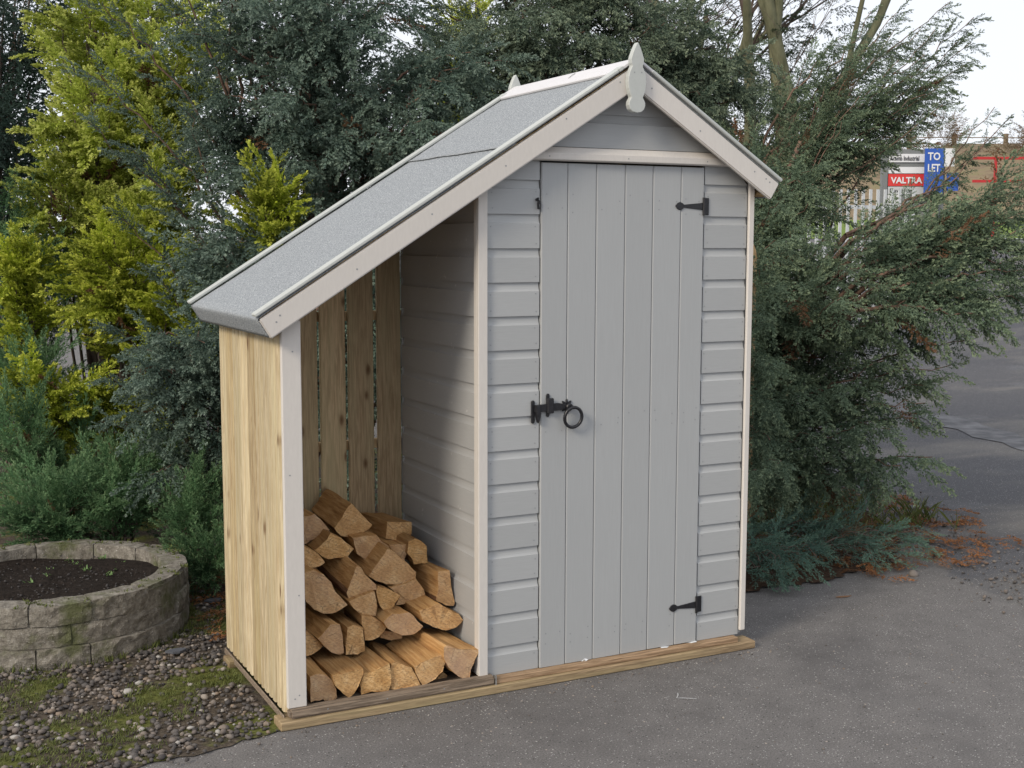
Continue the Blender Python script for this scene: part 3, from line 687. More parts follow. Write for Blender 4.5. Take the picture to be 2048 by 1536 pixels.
# ------------------------------------------------------------------ split logs in the log store
LOGS=[
(0.03,[(-0.588,0.138),(-0.571,0.143),(-0.556,0.142),(-0.530,0.131),(-0.512,0.111),(-0.498,0.080),(-0.494,0.043),(-0.537,0.043),(-0.543,0.055),(-0.587,0.054)]),
(0.02,[(-0.518,0.135),(-0.479,0.135),(-0.409,0.137),(-0.408,0.121),(-0.417,0.098),(-0.432,0.070),(-0.459,0.047),(-0.480,0.066),(-0.509,0.101)]),
(0.03,[(-0.405,0.120),(-0.378,0.118),(-0.353,0.129),(-0.316,0.139),(-0.310,0.110),(-0.311,0.074),(-0.319,0.040),(-0.347,0.046),(-0.379,0.053),(-0.414,0.047),(-0.418,0.083)]),
(0.03,[(-0.308,0.136),(-0.294,0.140),(-0.238,0.113),(-0.223,0.084),(-0.207,0.043),(-0.262,0.043),(-0.312,0.044)]),
(0.02,[(-0.232,0.117),(-0.194,0.131),(-0.158,0.141),(-0.122,0.146),(-0.120,0.118),(-0.132,0.087),(-0.158,0.064),(-0.202,0.046),(-0.217,0.074)]),
(0.06,[(-0.165,0.030),(-0.141,0.044),(-0.112,0.069),(-0.095,0.053),(-0.099,0.025),(-0.157,0.025)]),
(0.02,[(-0.118,0.169),(-0.108,0.175),(-0.058,0.155),(-0.026,0.151),(0.011,0.144),(-0.016,0.089),(-0.031,0.039),(-0.066,0.062),(-0.100,0.097),(-0.116,0.129)]),
(0.08,[(-0.610,0.278),(-0.577,0.269),(-0.551,0.244),(-0.524,0.209),(-0.554,0.193),(-0.577,0.187),(-0.612,0.189)]),
(0.06,[(-0.549,0.247),(-0.524,0.269),(-0.507,0.289),(-0.474,0.284),(-0.464,0.244),(-0.461,0.186),(-0.474,0.181),(-0.503,0.194),(-0.529,0.220)]),
(0.07,[(-0.444,0.266),(-0.426,0.273),(-0.390,0.257),(-0.386,0.179),(-0.412,0.171),(-0.452,0.176),(-0.451,0.216)]),
(0.09,[(-0.389,0.294),(-0.354,0.285),(-0.314,0.260),(-0.296,0.243),(-0.317,0.219),(-0.342,0.206),(-0.379,0.208),(-0.382,0.248),(-0.391,0.266)]),
(0.06,[(-0.324,0.270),(-0.293,0.294),(-0.268,0.290),(-0.235,0.292),(-0.217,0.277),(-0.207,0.261),(-0.183,0.237),(-0.205,0.219),(-0.230,0.213),(-0.259,0.216),(-0.286,0.228),(-0.309,0.246)]),
(0.04,[(-0.205,0.298),(-0.164,0.307),(-0.135,0.316),(-0.109,0.297),(-0.080,0.275),(-0.062,0.269),(-0.045,0.245),(-0.070,0.223),(-0.096,0.217),(-0.122,0.221),(-0.159,0.238),(-0.190,0.257)]),
(0.13,[(-0.308,0.224),(-0.231,0.198),(-0.231,0.183),(-0.270,0.180),(-0.308,0.194)]),
(0.11,[(-0.574,0.455),(-0.543,0.460),(-0.509,0.441),(-0.483,0.411),(-0.471,0.381),(-0.430,0.330),(-0.470,0.308),(-0.511,0.310),(-0.543,0.327),(-0.568,0.356),(-0.578,0.380)]),
(0.12,[(-0.429,0.366),(-0.416,0.403),(-0.393,0.453),(-0.376,0.444),(-0.364,0.421),(-0.324,0.380),(-0.322,0.362),(-0.347,0.365),(-0.379,0.355),(-0.422,0.345)]),
(0.1,[(-0.431,0.345),(-0.387,0.357),(-0.339,0.366),(-0.334,0.347),(-0.327,0.312),(-0.335,0.282),(-0.355,0.283),(-0.390,0.296),(-0.414,0.319)]),
(0.12,[(-0.325,0.359),(-0.318,0.376),(-0.271,0.356),(-0.241,0.337),(-0.266,0.299),(-0.297,0.284),(-0.312,0.305),(-0.323,0.340)]),
(0.15,[(-0.245,0.293),(-0.228,0.323),(-0.268,0.357),(-0.206,0.365),(-0.172,0.378),(-0.143,0.335),(-0.133,0.301),(-0.133,0.291),(-0.193,0.294)]),
(0.1,[(-0.111,0.405),(-0.069,0.405),(-0.065,0.375),(-0.061,0.340),(-0.051,0.288),(-0.053,0.279),(-0.083,0.284),(-0.117,0.304),(-0.111,0.346)]),
(0.16,[(-0.337,0.401),(-0.311,0.437),(-0.290,0.461),(-0.269,0.488),(-0.249,0.479),(-0.203,0.436),(-0.165,0.395),(-0.167,0.378),(-0.194,0.364),(-0.228,0.359),(-0.276,0.367),(-0.311,0.383)]),
(0.24,[(-0.495,0.488),(-0.473,0.505),(-0.453,0.523),(-0.440,0.543),(-0.407,0.525),(-0.362,0.482),(-0.383,0.458),(-0.449,0.454),(-0.471,0.466)]),
(0.18,[(-0.555,0.527),(-0.544,0.518),(-0.517,0.504),(-0.495,0.482),(-0.480,0.460),(-0.506,0.447),(-0.545,0.448),(-0.559,0.456)]),
(0.28,[(-0.348,0.508),(-0.319,0.510),(-0.262,0.509),(-0.247,0.487),(-0.215,0.463),(-0.242,0.433),(-0.307,0.428),(-0.333,0.449)]),
(0.27,[(-0.220,0.474),(-0.148,0.466),(-0.157,0.431),(-0.165,0.407),(-0.210,0.442)]),
(0.24,[(-0.160,0.484),(-0.136,0.492),(-0.115,0.482),(-0.094,0.462),(-0.091,0.423),(-0.089,0.400),(-0.142,0.401),(-0.147,0.419),(-0.166,0.444)]),
(0.34,[(-0.396,0.536),(-0.367,0.570),(-0.346,0.603),(-0.330,0.615),(-0.302,0.584),(-0.268,0.545),(-0.251,0.529),(-0.271,0.514),(-0.298,0.500),(-0.337,0.494),(-0.373,0.506),(-0.388,0.522)]),
(0.33,[(-0.507,0.586),(-0.495,0.587),(-0.465,0.593),(-0.445,0.572),(-0.415,0.534),(-0.433,0.521),(-0.441,0.511),(-0.474,0.505),(-0.497,0.491),(-0.512,0.490)]),
(0.4,[(-0.177,0.523),(-0.083,0.512),(-0.084,0.475),(-0.096,0.440),(-0.115,0.434),(-0.145,0.450),(-0.183,0.462)]),
]

LOG_LABELS = [
 'squarish log with a notched foot at the post end of the bottom row',
 'wedge log with pale flat top, second from the post in the bottom row',
 'log with a reddish knot on its end face, third from the post at the bottom',
 'narrow upright block of firewood in the middle of the bottom row',
 'broad flat topped quarter log, fifth from the post in the bottom row',
 'small pale offcut low behind the broad quarter log of the bottom row',
 'large cracked wedge log at the bottom against the cream corner trim',
 'half hidden log behind the post just above the bottom row',
 'greyish rough sawn quarter log above the wedge in the second row',
 'tall five sided block standing in the second row beside the grey quarter log',
 'speckled half round log right of the five sided block, second row',
 'pale half round log with a ragged top edge in the second row',
 'widest pale half round log at the partition end of the second row',
 'dark barked sliver under the ragged half round log of the second row',
 'smooth round sided log against the post in the third row',
 'orange ended log with a long brown split face, centre of the pile',
 'pinkish rough log tucked under the orange ended log',
 'small orange kite shaped piece right of the pinkish log',
 'brown triangular log between the kite shaped piece and the partition',
 'tall log with frayed end and striped split face against the partition',
 'large bright log with rough saw marks in the upper centre of the pile',
 'log with fanned grain below the topmost log',
 'dark weathered log by the post, above the smooth round log',
 'knotty brown log behind the large bright saw marked log',
 'small shaded log under the square block near the partition',
 'upright knotty log standing near the partition below the square block',
 'topmost log of the pile, big with a rough pink end',
 'upper log against the post beside the topmost log',
 'square block lying on top of the pile beside the partition']
lrng = random.Random(5)
def split_log(poly, yf, length, dx, dz, label, yaw_end=0.0):
    # refine the outline so that the split edges are not ruler straight
    cx = sum(p[0] for p in poly) / len(poly); cz = sum(p[1] for p in poly) / len(poly)
    pts = []
    k = len(poly)
    for i in range(k):
        a = Vector(poly[i]); b = Vector(poly[(i + 1) % k]); L = (b - a).length; nseg = max(1, int(L / 0.012))
        nrm = Vector((-(b - a).y, (b - a).x)) / max(L, 1e-6)
        pts.append(a)
        for j in range(1, nseg): pts.append(a.lerp(b, j / nseg) + nrm * lrng.uniform(-.0013, .0013))
    n = len(pts); rings = []
    steps = [0, .004, .05, .11, .17, .23, 1.0]
    steps = [0, 0.003] + [length * t for t in (.15, .35, .55, .8, 1.0)]
    off = [[lrng.uniform(-.0016, .0016) for _ in range(n)] for _ in range(len(steps))]
    V = []
    for r, d in enumerate(steps):
        sc = 1.0 - (0.012 if r == 0 else 0.0) - 0.10 * (d / length) * lrng.uniform(0.3, 1.0)
        for i, p in enumerate(pts):
            q = Vector((cx, cz)) + (p - Vector((cx, cz))) * sc
            rad = (p - Vector((cx, cz))).normalized(); q = q + rad * (off[r][i] if r > 1 else 0)
            jut = 0.0022 * math.sin(p.x * 170 + p.y * 90) + yaw_end * (p.x - cx) if r < 2 else 0
            V.append((q.x + dx * d, yf + d + jut, q.y + dz * d))
    F = []; 
    for r in range(len(steps) - 1):
        for i in range(n):
            j = (i + 1) % n; F.append((r * n + i, r * n + j, (r + 1) * n + j, (r + 1) * n + i))
    ns = len(F)
    F.append(tuple(range(n - 1, -1, -1))); F.append(tuple(range((len(steps) - 1) * n, len(steps) * n)))
    me = mesh('split_log', V, F, ['log_side', 'log_end', 'log_bark'])
    bm = bmesh.new(); bm.from_mesh(me); bm.faces.ensure_lookup_table(); bmesh.ops.recalc_face_normals(bm, faces=bm.faces); bm.faces.ensure_lookup_table()
    bm.to_mesh(me); bm.free()
    mi = np.zeros(len(F), np.int32); mi[ns:] = 1
    # bark: the curved outside of the quarter, found as the short edged underside
    for r in range(len(steps) - 1):
        for i in range(n):
            a, b = pts[i], pts[(i + 1) % n]; mid = (a + b) / 2
            if mid.y < cz - 0.012 and lrng.random() < 0.9: mi[r * n + i] = 2
    me.polygons.foreach_set('material_index', mi)
    me.update()
    o = link('split_log', me); tag(o, label, 'log', 'split logs stacked in the log store'); return o
def repl(poly, y0, y1):
    # slide an end face back along the sight line so that the pile leans against the rear slats
    k = (y1 + 3.712) / (y0 + 3.712); return [(-1.757 + (x + 1.757) * k, 1.513 + (z - 1.513) * k) for x, z in poly]
for i, (yf, poly) in enumerate(LOGS):
    L = lrng.uniform(0.235, 0.275); dx = lrng.uniform(-.10, .06); dz = lrng.uniform(-.02, .03)
    yf = yf if i < 7 else {**{k: yf + .10 for k in range(7, 14)}, **{k: yf + .11 for k in range(14, 20)}, 20: .27, 21: .33, 22: .29, 23: .36, 24: .36, 25: .34, 26: .415, 27: .41, 28: .44}[i]
    if i >= 7: poly = repl(poly, LOGS[i][0], yf)
    if i == 6: poly = [(x - .018, z + .006) for x, z in poly]; yf = -.004; dx = -.06; 
    if i in (12, 19, 25): dx = -.05
    if i == 26: dx, dz, L = -.05, .08, .235
    if i == 20: dx, dz = -.02, .10
    if i == 15: dx, dz, L = -.10, .16, .27
    if i == 27: L = .21
    if i == 28: L = .22; dx = -.12
    zlow = min(z for x, z in poly)
    if zlow < .047: poly = [(x, max(z, .0465)) for x, z in poly]
    split_log(poly, yf, L, dx, dz, LOG_LABELS[i], lrng.uniform(-.12, .12))

# ------------------------------------------------------------------ round stone planter
PCX, PCY, PR, PH = -1.205, 1.385, 0.522, 0.236
planter = empty('stone_planter', (PCX, PCY, 0)); tag(planter, 'round mossy raised bed of rough stone blocks with bare dark soil', 'planter')
prng = random.Random(9)
def stone_block(a0, a1, r0, r1, z0, z1):
    NA, NZ, NR = 6, 3, 3; 
    bm = bmesh.new(); grid = {}
    for i in range(NA + 1):
        for j in range(NR + 1):
            for k in range(NZ + 1):
                if 0 < i < NA and 0 < j < NR and 0 < k < NZ: continue
                u, v, w = i / NA, j / NR, k / NZ
                # pillow the block so that its arrises are worn
                e = sum(1 for t in (u, v, w) if t in (0, 1))
                a = a0 + (a1 - a0) * u; r = r0 + (r1 - r0) * v; z = z0 + (z1 - z0) * w
                sh = 0.0 if e < 2 else (0.0022 if e == 2 else 0.0045)
                ac, rc, zc = (a0 + a1) / 2, (r0 + r1) / 2, (z0 + z1) / 2
                r += (rc - r) / abs(rc - r) * sh if abs(rc - r) > 1e-6 and v in (0, 1) else 0
                z += (zc - z) / abs(zc - z) * sh * 0.8 if abs(zc - z) > 1e-6 and w in (0, 1) else 0
                a += (1 if a < ac else -1) * sh * 0.5 / r if u in (0, 1) else 0
                jr = prng.uniform(-.004, .004) if v == 1 else prng.uniform(-.002, .002)
                r += jr; z += prng.uniform(-.0022, .0022)
                grid[i, j, k] = bm.verts.new((PCX + r * math.cos(a), PCY + r * math.sin(a), z))
    def q(*ks):
        try: bm.faces.new([grid[k] for k in ks])
        except Exception: pass
    for i in range(NA):
        for j in range(NR):
            for k in (0, NZ): q((i, j, k), (i + 1, j, k), (i + 1, j + 1, k), (i, j + 1, k))
        for k in range(NZ):
            for j in (0, NR): q((i, j, k), (i + 1, j, k), (i + 1, j, k + 1), (i, j, k + 1))
    for j in range(NR):
        for k in range(NZ):
            for i in (0, NA): q((i, j, k), (i, j + 1, k), (i, j + 1, k + 1), (i, j, k + 1))
    bmesh.ops.recalc_face_normals(bm, faces=bm.faces)
    me = bpy.data.meshes.new('stone_block'); bm.to_mesh(me); bm.free(); me.materials.append(M['planter_stone'])
    return link('stone_block', me, planter)
for c_ in range(3):
    n = (14, 13, 13)[c_]; a = prng.uniform(0, 1); z0 = 0.002 + c_ * 0.0783; ang = [a]
    ws = [prng.uniform(.75, 1.25) for _ in range(n)]; tot = sum(ws)
    for w in ws: ang.append(ang[-1] + 2 * math.pi * w / tot)
    for i in range(n):
        r1 = PR + prng.uniform(-.008, .008) - 0.004 * c_ + (0.006 if c_ == 0 else 0)
        stone_block(ang[i] + .003, ang[i + 1] - .003, PR - 0.105, r1, z0, z0 + 0.0775)
NA = 40; V = [(PCX, PCY, 0.188)]; F = []
for j in range(1, 9):
    for i in range(NA):
        r = (PR - 0.10) * j / 8; a = 2 * math.pi * i / NA
        V.append((PCX + r * math.cos(a), PCY + r * math.sin(a), 0.183 + 0.012 * math.sin(3 * a + j) * j / 8 + prng.uniform(-.006, .006)))
for i in range(NA): F.append((0, 1 + i, 1 + (i + 1) % NA))
for j in range(7):
    for i in range(NA): b0 = 1 + j * NA; F.append((b0 + i, b0 + (i + 1) % NA, b0 + NA + (i + 1) % NA, b0 + NA + i)[::-1])
link('soil', mesh('soil', V, F, 'dark_soil', True), planter)
# mortar core so that the joints read as recessed
mb = MB(); mb.v = []; 
for i in range(NA):
    a = 2 * math.pi * i / NA
    for r, z in ((PR - .09, .0), (PR - .012, .0), (PR - .012, .222), (PR - .09, .220)): mb.v.append((PCX + r * math.cos(a), PCY + r * math.sin(a), z))
for i in range(NA):
    j = (i + 1) % NA
    for k in range(4): mb.f.append((i * 4 + k, j * 4 + k, j * 4 + (k + 1) % 4, i * 4 + (k + 1) % 4))
mb.build('mortar', 'planter_stone', planter)
_n = 520; _a = rng.uniform(0, 6.283, _n); _r = (PR - .115) * np.sqrt(rng.random(_n)); CRUMBS = (np.stack([PCX + _r * np.cos(_a), PCY + _r * np.sin(_a), np.full(_n, .185)], 1), .002 + .006 * rng.random(_n) ** 2.5, np.where(rng.random(_n) < .93, 0.0, rng.random(_n)))

# ------------------------------------------------------------------ pebbles
def ico(sub):
    bm = bmesh.new(); bmesh.ops.create_icosphere(bm, subdivisions=sub, radius=1.0)
    V = np.array([v.co[:] for v in bm.verts]); F = np.array([[v.index for v in f.verts] for f in bm.faces]); bm.free(); return V, F
ICO = {1: ico(1), 2: ico(2)}
def pebbles(name, P, S, tint, m, sub=2, flat=0.62):
    V0, F0 = ICO[sub]; n = len(P); nv = len(V0)
    # each pebble gets its own dents, axes and turn
    Vv = np.repeat(V0[None], n, 0) * (1 + rng.normal(0, 0.09, (n, nv, 1)))
    Vv = Vv * np.stack([rng.uniform(.75, 1.3, n), rng.uniform(.7, 1.0, n), rng.uniform(flat - .15, flat + .2, n)], 1)[:, None, :]
    a = rng.uniform(0, 6.283, n); t = rng.normal(0, .3, n); ca, sa, ct, st = np.cos(a), np.sin(a), np.cos(t), np.sin(t)
    x = Vv[..., 0] * ca[:, None] - Vv[..., 1] * sa[:, None]; y = Vv[..., 0] * sa[:, None] + Vv[..., 1] * ca[:, None]; z = Vv[..., 2]
    y, z = y * ct[:, None] - z * st[:, None], y * st[:, None] + z * ct[:, None]
    Vv = np.stack([x, y, z], -1) * S[:, None, None] + P[:, None, :]
    Fv = (F0[None] + (np.arange(n) * nv)[:, None, None]).reshape(-1, 3)
    me = bpy.data.meshes.new(name); me.vertices.add(n * nv); me.vertices.foreach_set('co', Vv.reshape(-1).astype(np.float32))
    k = len(Fv); me.loops.add(k * 3); me.loops.foreach_set('vertex_index', Fv.reshape(-1).astype(np.int32))
    me.polygons.add(k); me.polygons.foreach_set('loop_start', np.arange(0, k * 3, 3, dtype=np.int32))
    at = me.attributes.new('tint', 'FLOAT_COLOR', 'POINT'); c = np.ones((n, nv, 4), np.float32); c[..., 0] = tint[:, None]; at.data.foreach_set('color', c.reshape(-1))
    me.polygons.foreach_set('use_smooth', np.ones(k, bool)); me.materials.append(M[m]); me.update(calc_edges=True); return link(name, me)
def vnoise(x, y, f, seed=0):
    g = np.random.default_rng(seed).random((64, 64)); x = np.asarray(x) * f; y = np.asarray(y) * f
    i = np.floor(x).astype(int); j = np.floor(y).astype(int); u = x - i; v = y - j; u = u * u * (3 - 2 * u); v = v * v * (3 - 2 * v)
    G = lambda a, b: g[a % 64, b % 64]
    return (G(i, j) * (1 - u) + G(i + 1, j) * u) * (1 - v) + (G(i, j + 1) * (1 - u) + G(i + 1, j + 1) * u) * v
def moss(x, y): return 0.6 * vnoise(x, y, 4.2, 3) + 0.4 * vnoise(x, y, 9.5, 4)
o = pebbles('soil_crumbs', *CRUMBS, 'pebble', 1); o.parent = planter; o.matrix_parent_inverse = Matrix.Translation(-Vector(planter.location)); o['kind'] = 'stuff'
n = 13500
x = rng.uniform(-2.1, -0.5, n); y = rng.uniform(-0.35, 2.3, n)
ok = ((x - PCX) ** 2 + (y - PCY) ** 2 > (PR + .004) ** 2) & (y > -0.05 - 0.15 * (-.71 - x) * (x < -.71) + rng.normal(0, .03, n)) & ~((x > -.705) & (y < .77)) & ((x < -.5))
ok &= rng.random(n) > np.clip((moss(x, y) - 0.50) * 5, 0, 0.8)
ok &= rng.random(n) < np.where(y > 1.1, .6, 1)
x, y = x[ok], y[ok]; n = len(x); S = 0.0046 + 0.0095 * rng.random(n) ** 2.2 
tag(pebbles('gravel', np.stack([x, y, 0.006 + S * rng.uniform(.1, .65, n)], 1), S, rng.random(n) ** 1.6, 'pebble', 1), 'grey and brown pebble gravel beside the log store', 'gravel', kind='stuff')
# grit strewn along the road edge
n = 3000; x = rng.uniform(2.3, 4.6, n); y = rng.uniform(-.2, 2.0, n); d = x - 2.42 - 0.5 * np.maximum(y, 0)
ok = (np.abs(d - .18) < .32 * rng.random(n) + .05); x, y = x[ok], y[ok]; n = len(x)
S = 0.004 + 0.010 * rng.random(n) ** 3
tag(pebbles('road_grit', np.stack([x, y, 0.004 + S * .3], 1), S, rng.random(n) * .75, 'pebble', 1), 'dark loose grit along the broken edge of the tarmac', 'gravel', kind='stuff')
n = 700; x = rng.uniform(-1.0, 3.2, n); y = rng.uniform(-2.2, 0.4, n); x[:200] = rng.uniform(-.75, 1.2, 200); y[:200] = -.065 - np.abs(rng.normal(0, .04, 200)); ok = ~((x > -.75) & (x < 1.15) & (y > -.06)); x, y = x[ok], y[ok]; n = len(x)
S = 0.0016 + 0.0035 * rng.random(n) ** 3
tag(pebbles('yard_grit', np.stack([x, y, S * .4], 1), S, rng.random(n) ** .6, 'pebble', 1), 'scattered small stone chips on the asphalt yard', 'gravel', kind='stuff')
# single stones that stand out
for nm, (sx, sy), s, tnt, lab in (('stone', (-.86, .05), .022, .80, 'pale pinkish stone on the gravel by the skid end'), ('stone', (2.40, .46), .026, .72, 'grey rounded stone at the edge of the creeping juniper'), ('stone', (2.92, 1.02), .022, .66, 'bluish stone among the brown litter beside the road'), ('stone', (-1.07, .50), .021, .985, 'white oval pebble lying on the mossy gravel')):
    o = pebbles(nm, np.array([[sx, sy, s * .4]]), np.array([s]), np.array([tnt]), 'pebble', 2, .55); tag(o, lab, 'stone')
for (sx, sy), lab in (((-.84, .83), 'dark flat slate chip on the gravel beside the planter'), ((-.56, 1.42), 'dark slate chip behind the log store side wall')):
    o = MB().prism([(sx + .035 * math.cos(a) * (1 + .25 * math.sin(3 * a)), sy + .022 * math.sin(a), 0) for a in [i * .7 for i in range(9)]], (0, 0, .016), (0, 0, .024)).build('slate_chip', 'slate_stone'); tag(o, lab, 'stone')
# ------------------------------------------------------------------ foliage
def unit(v): return v / np.maximum(np.linalg.norm(v, axis=-1, keepdims=True), 1e-9)
def shoot(n, L, leafL, leafW, ang, r, flat=1.0):
    """leaf diamonds round a short shoot along +X"""
    t = np.sort(r.random(n)); phi = r.random(n) * 6.283 + np.arange(n) * 2.4
    d = np.stack([np.cos(ang) * np.ones(n), np.sin(ang) * np.cos(phi), np.sin(ang) * np.sin(phi) * flat], 1); d[-1] = (1, 0, 0)
    d = unit(d + r.normal(0, .12, (n, 3))); p = np.stack([t * L, np.zeros(n), np.zeros(n)], 1)
    s = unit(np.cross(d, r.normal(0, 1, (n, 3)))); l = leafL * r.uniform(.7, 1.25, (n, 1)); w = leafW * r.uniform(.8, 1.2, (n, 1))
    flip = (r.random(n) < .5)[:, None]
    a = np.where(flip, p, p + s * w); b = np.where(flip, p + d * l + s * w, p - s * w); c = np.where(flip, p + d * l - s * w, p + d * l)
    return np.stack([a, b, c], 1)
def frame(d, upv):
    d = unit(d); y = unit(np.cross(upv, d)); z = np.cross(d, y); return np.stack([d, y, z], -1)
def plume(kind, seed):
    r = np.random.default_rng(seed); Q = []; T = []
    cfg = dict(
        scale=dict(L=.34, ns=26, nl=11, leafL=.0195, leafW=.0058, ang=.60, sl=.115, flat=.60, spread=1.0, droop=.20),
        fan=dict(L=.26, ns=26, nl=9, leafL=.0240, leafW=.0066, ang=.60, sl=.105, flat=.30, spread=.85, droop=.28),
        needle=dict(L=.40, ns=34, nl=10, leafL=.0210, leafW=.0030, ang=.42, sl=.12, flat=.7, spread=.60, droop=.10),
        coarse=dict(L=.70, ns=20, nl=8, leafL=.045, leafW=.011, ang=.75, sl=.24, flat=.6, spread=.9, droop=.22))[kind]
    for kk in ('L', 'sl', 'spread', 'droop'): cfg[kk] *= r.uniform(.78, 1.22)
    for i in range(cfg['ns']):
        t = (i + .5) / cfg['ns']; x = cfg['L'] * t; z = -cfg['droop'] * cfg['L'] * t * t
        sl = cfg['sl'] * (1.05 - .72 * t) * r.uniform(.7, 1.25); sd = 1 if i % 2 else -1
        a = cfg['spread'] * (1.05 - .45 * t) * r.uniform(.8, 1.15); el = r.normal(0, .55) * cfg['flat']
        if i == cfg['ns'] - 1: a = 0; el = 0
        d = np.array([math.cos(a) * math.cos(el), sd * math.sin(a) * math.cos(el), math.sin(el) - .12])
        Fm = frame(d, np.array([0, 0.05, 1.0]))
        q = shoot(cfg['nl'], sl, cfg['leafL'], cfg['leafW'], cfg['ang'], r, cfg['flat'] * .6 + .4)
        # nodding shoot tips
        q[..., 2] -= (q[..., 0] ** 2) * 2.2 * (1 if kind != 'needle' else -.3)
        q = q @ Fm.T + np.array([x, 0, z]); Q.append(q)
        T.append(np.clip(.25 * t + .75 * np.linspace(.1, 1, cfg['nl']) * (0.45 + .55 * t) + r.normal(0, .07, cfg['nl']), 0, 1))
    return np.concatenate(Q), np.concatenate(T)
PL = {k: [plume(k, 100 + 7 * i) for i in range(9)] for k in ('scale', 'fan', 'needle', 'coarse')}
CAMP = np.array([-1.757, -3.712, 1.513])
class Plant:
    def __init__(self, kind, seed): self.k = kind; self.r = np.random.default_rng(seed); self.pos = []; self.dir = []; self.up = []; self.sc = []; self.dead = []; self.tone = []; self.cur = .5; self.limbs = MB()
    def add(self, p, d, s, dead=0.0, up=None):
        self.pos.append(p); self.dir.append(d); self.sc.append(s); self.dead.append(dead); self.tone.append(self.cur); self.up.append(np.array([0, 0, 1.0]) if up is None else up)
    def limb(self, pts, r0, n, t0=.35, size=1.0, spread=.95, droop=0.0, dead=.05, tipscale=1.0, upb=.15):
        """pts: control points of a limb; plumes along its outer part"""
        r = self.r; self.cur = r.beta(1.8, 1.8); P = np.array(pts, float); m = 14; tt = np.linspace(0, 1, m)
        if len(P) == 3: C_ = np.outer((1 - tt) ** 2, P[0]) + np.outer(2 * tt * (1 - tt), P[1]) + np.outer(tt ** 2, P[2])
        else: C_ = np.outer(1 - tt, P[0]) + np.outer(tt, P[-1])
        C_[1:-1] += r.normal(0, .012, (m - 2, 3))
        self.limbs.tube([tuple(c) for c in C_], [max(.0022, r0 * (1 - .88 * t)) for t in tt], 5, cap=False)
        for i in range(n):
            t = t0 + (1 - t0) * (i + r.random() * .8) / n; t = min(t, .995); f = t * (m - 1); j = int(f); u = f - j
            p = C_[j] * (1 - u) + C_[min(j + 1, m - 1)] * u; tan = unit(C_[min(j + 1, m - 1)] - C_[max(j - 1, 0)])
            rad = r.normal(0, 1, 3); rad -= tan * rad.dot(tan); rad = unit(rad)
            d = unit(tan * 1.0 + rad * spread * (1.1 - .6 * t) + np.array([0, 0, upb - droop * t]))
            s = size * r.uniform(.65, 1.1) * (1.0 - .35 * (t - t0) / (1 - t0)) * (tipscale if t > .8 else 1)
            self.add(p, d, s, 1.0 if r.random() < dead * (1.6 if t < .6 else .5) else 0.0, unit(np.array([0, 0, 1.0]) + r.normal(0, .32, 3)))
        self.add(C_[-2], unit(C_[-1] - C_[-3] + np.array([0, 0, -droop * .1])), size * .7 * tipscale)
    def blob(self, base, cen, rad, nl, npl, size=1.0, face=.55, **kw):
        """limbs from the base into a rounded mass"""
        r = self.r; cen = np.array(cen, float); base = np.array(base, float); rad = np.array(rad, float) * np.ones(3)
        tocam = unit(CAMP - cen)
        for _ in range(nl):
            d = unit(r.normal(0, 1, 3) + tocam * face * 1.6 + np.array([0, 0, .25])); e = cen + d * rad * r.uniform(.6, 1.03)
            s = base + (cen - base) * r.uniform(.0, .35) + r.normal(0, .05, 3); s[2] = max(s[2], .0)
            mid = cen + (e - cen) * r.uniform(-.1, .35) + r.normal(0, .10, 3) * rad; mid[2] -= .05
            if kw.get('lay', 0):
                # boughs leave the stem low and reach out level, tips nodding
                s = base + (cen - base) * np.array([.55, .55, 0]); s[:2] += r.normal(0, .08, 2); hd = np.linalg.norm(e[:2] - s[:2])
                s[2] = max(.05, e[2] - .45 * hd - r.uniform(.05, .25)); mid = s * .42 + e * .58; mid[2] = e[2] + r.uniform(.0, .10)
            self.limb([s, mid, e], kw.get('r0', .012), npl, size=size, **{k: v for k, v in kw.items() if k not in ('r0', 'lay')})
    def build(self, root, m, barkm, crown='crown', wood='branches'):
        pos = np.array(self.pos); n = len(pos); Fm = frame(np.array(self.dir), np.array(self.up)); sc = np.array(self.sc); dd = np.array(self.dead)
        var = self.r.integers(0, 9, n); tone = np.clip(np.array(self.tone) + self.r.normal(0, .12, n), 0, 1); Q = []; C_ = []
        for v in range(9):
            ix = np.where(var == v)[0]
            if not len(ix): continue
            q, t = PL[self.k][v]; L = len(q)
            W = np.einsum('nij,qkj->nqki', Fm[ix], q) * sc[ix, None, None, None] + pos[ix, None, None, :]
            Q.append(W.reshape(-1, 3, 3)); c = np.zeros((len(ix), L, 3)); c[..., 0] = np.clip(tone[ix, None] + self.r.normal(0, .13, (len(ix), L)), 0, 1); c[..., 1] = t[None]; c[..., 2] = dd[ix, None]
            C_.append(c.reshape(-1, 3))
        Q = np.concatenate(Q); C_ = np.concatenate(C_); keep = Q[..., 2].min(1) > .012
        link(crown, quads_mesh(crown, Q[keep], C_[keep], m), root)
        if self.limbs.v: link(wood, mesh(wood, self.limbs.v, self.limbs.f, barkm, True), root)
        return len(Q)
NLEAF = 0
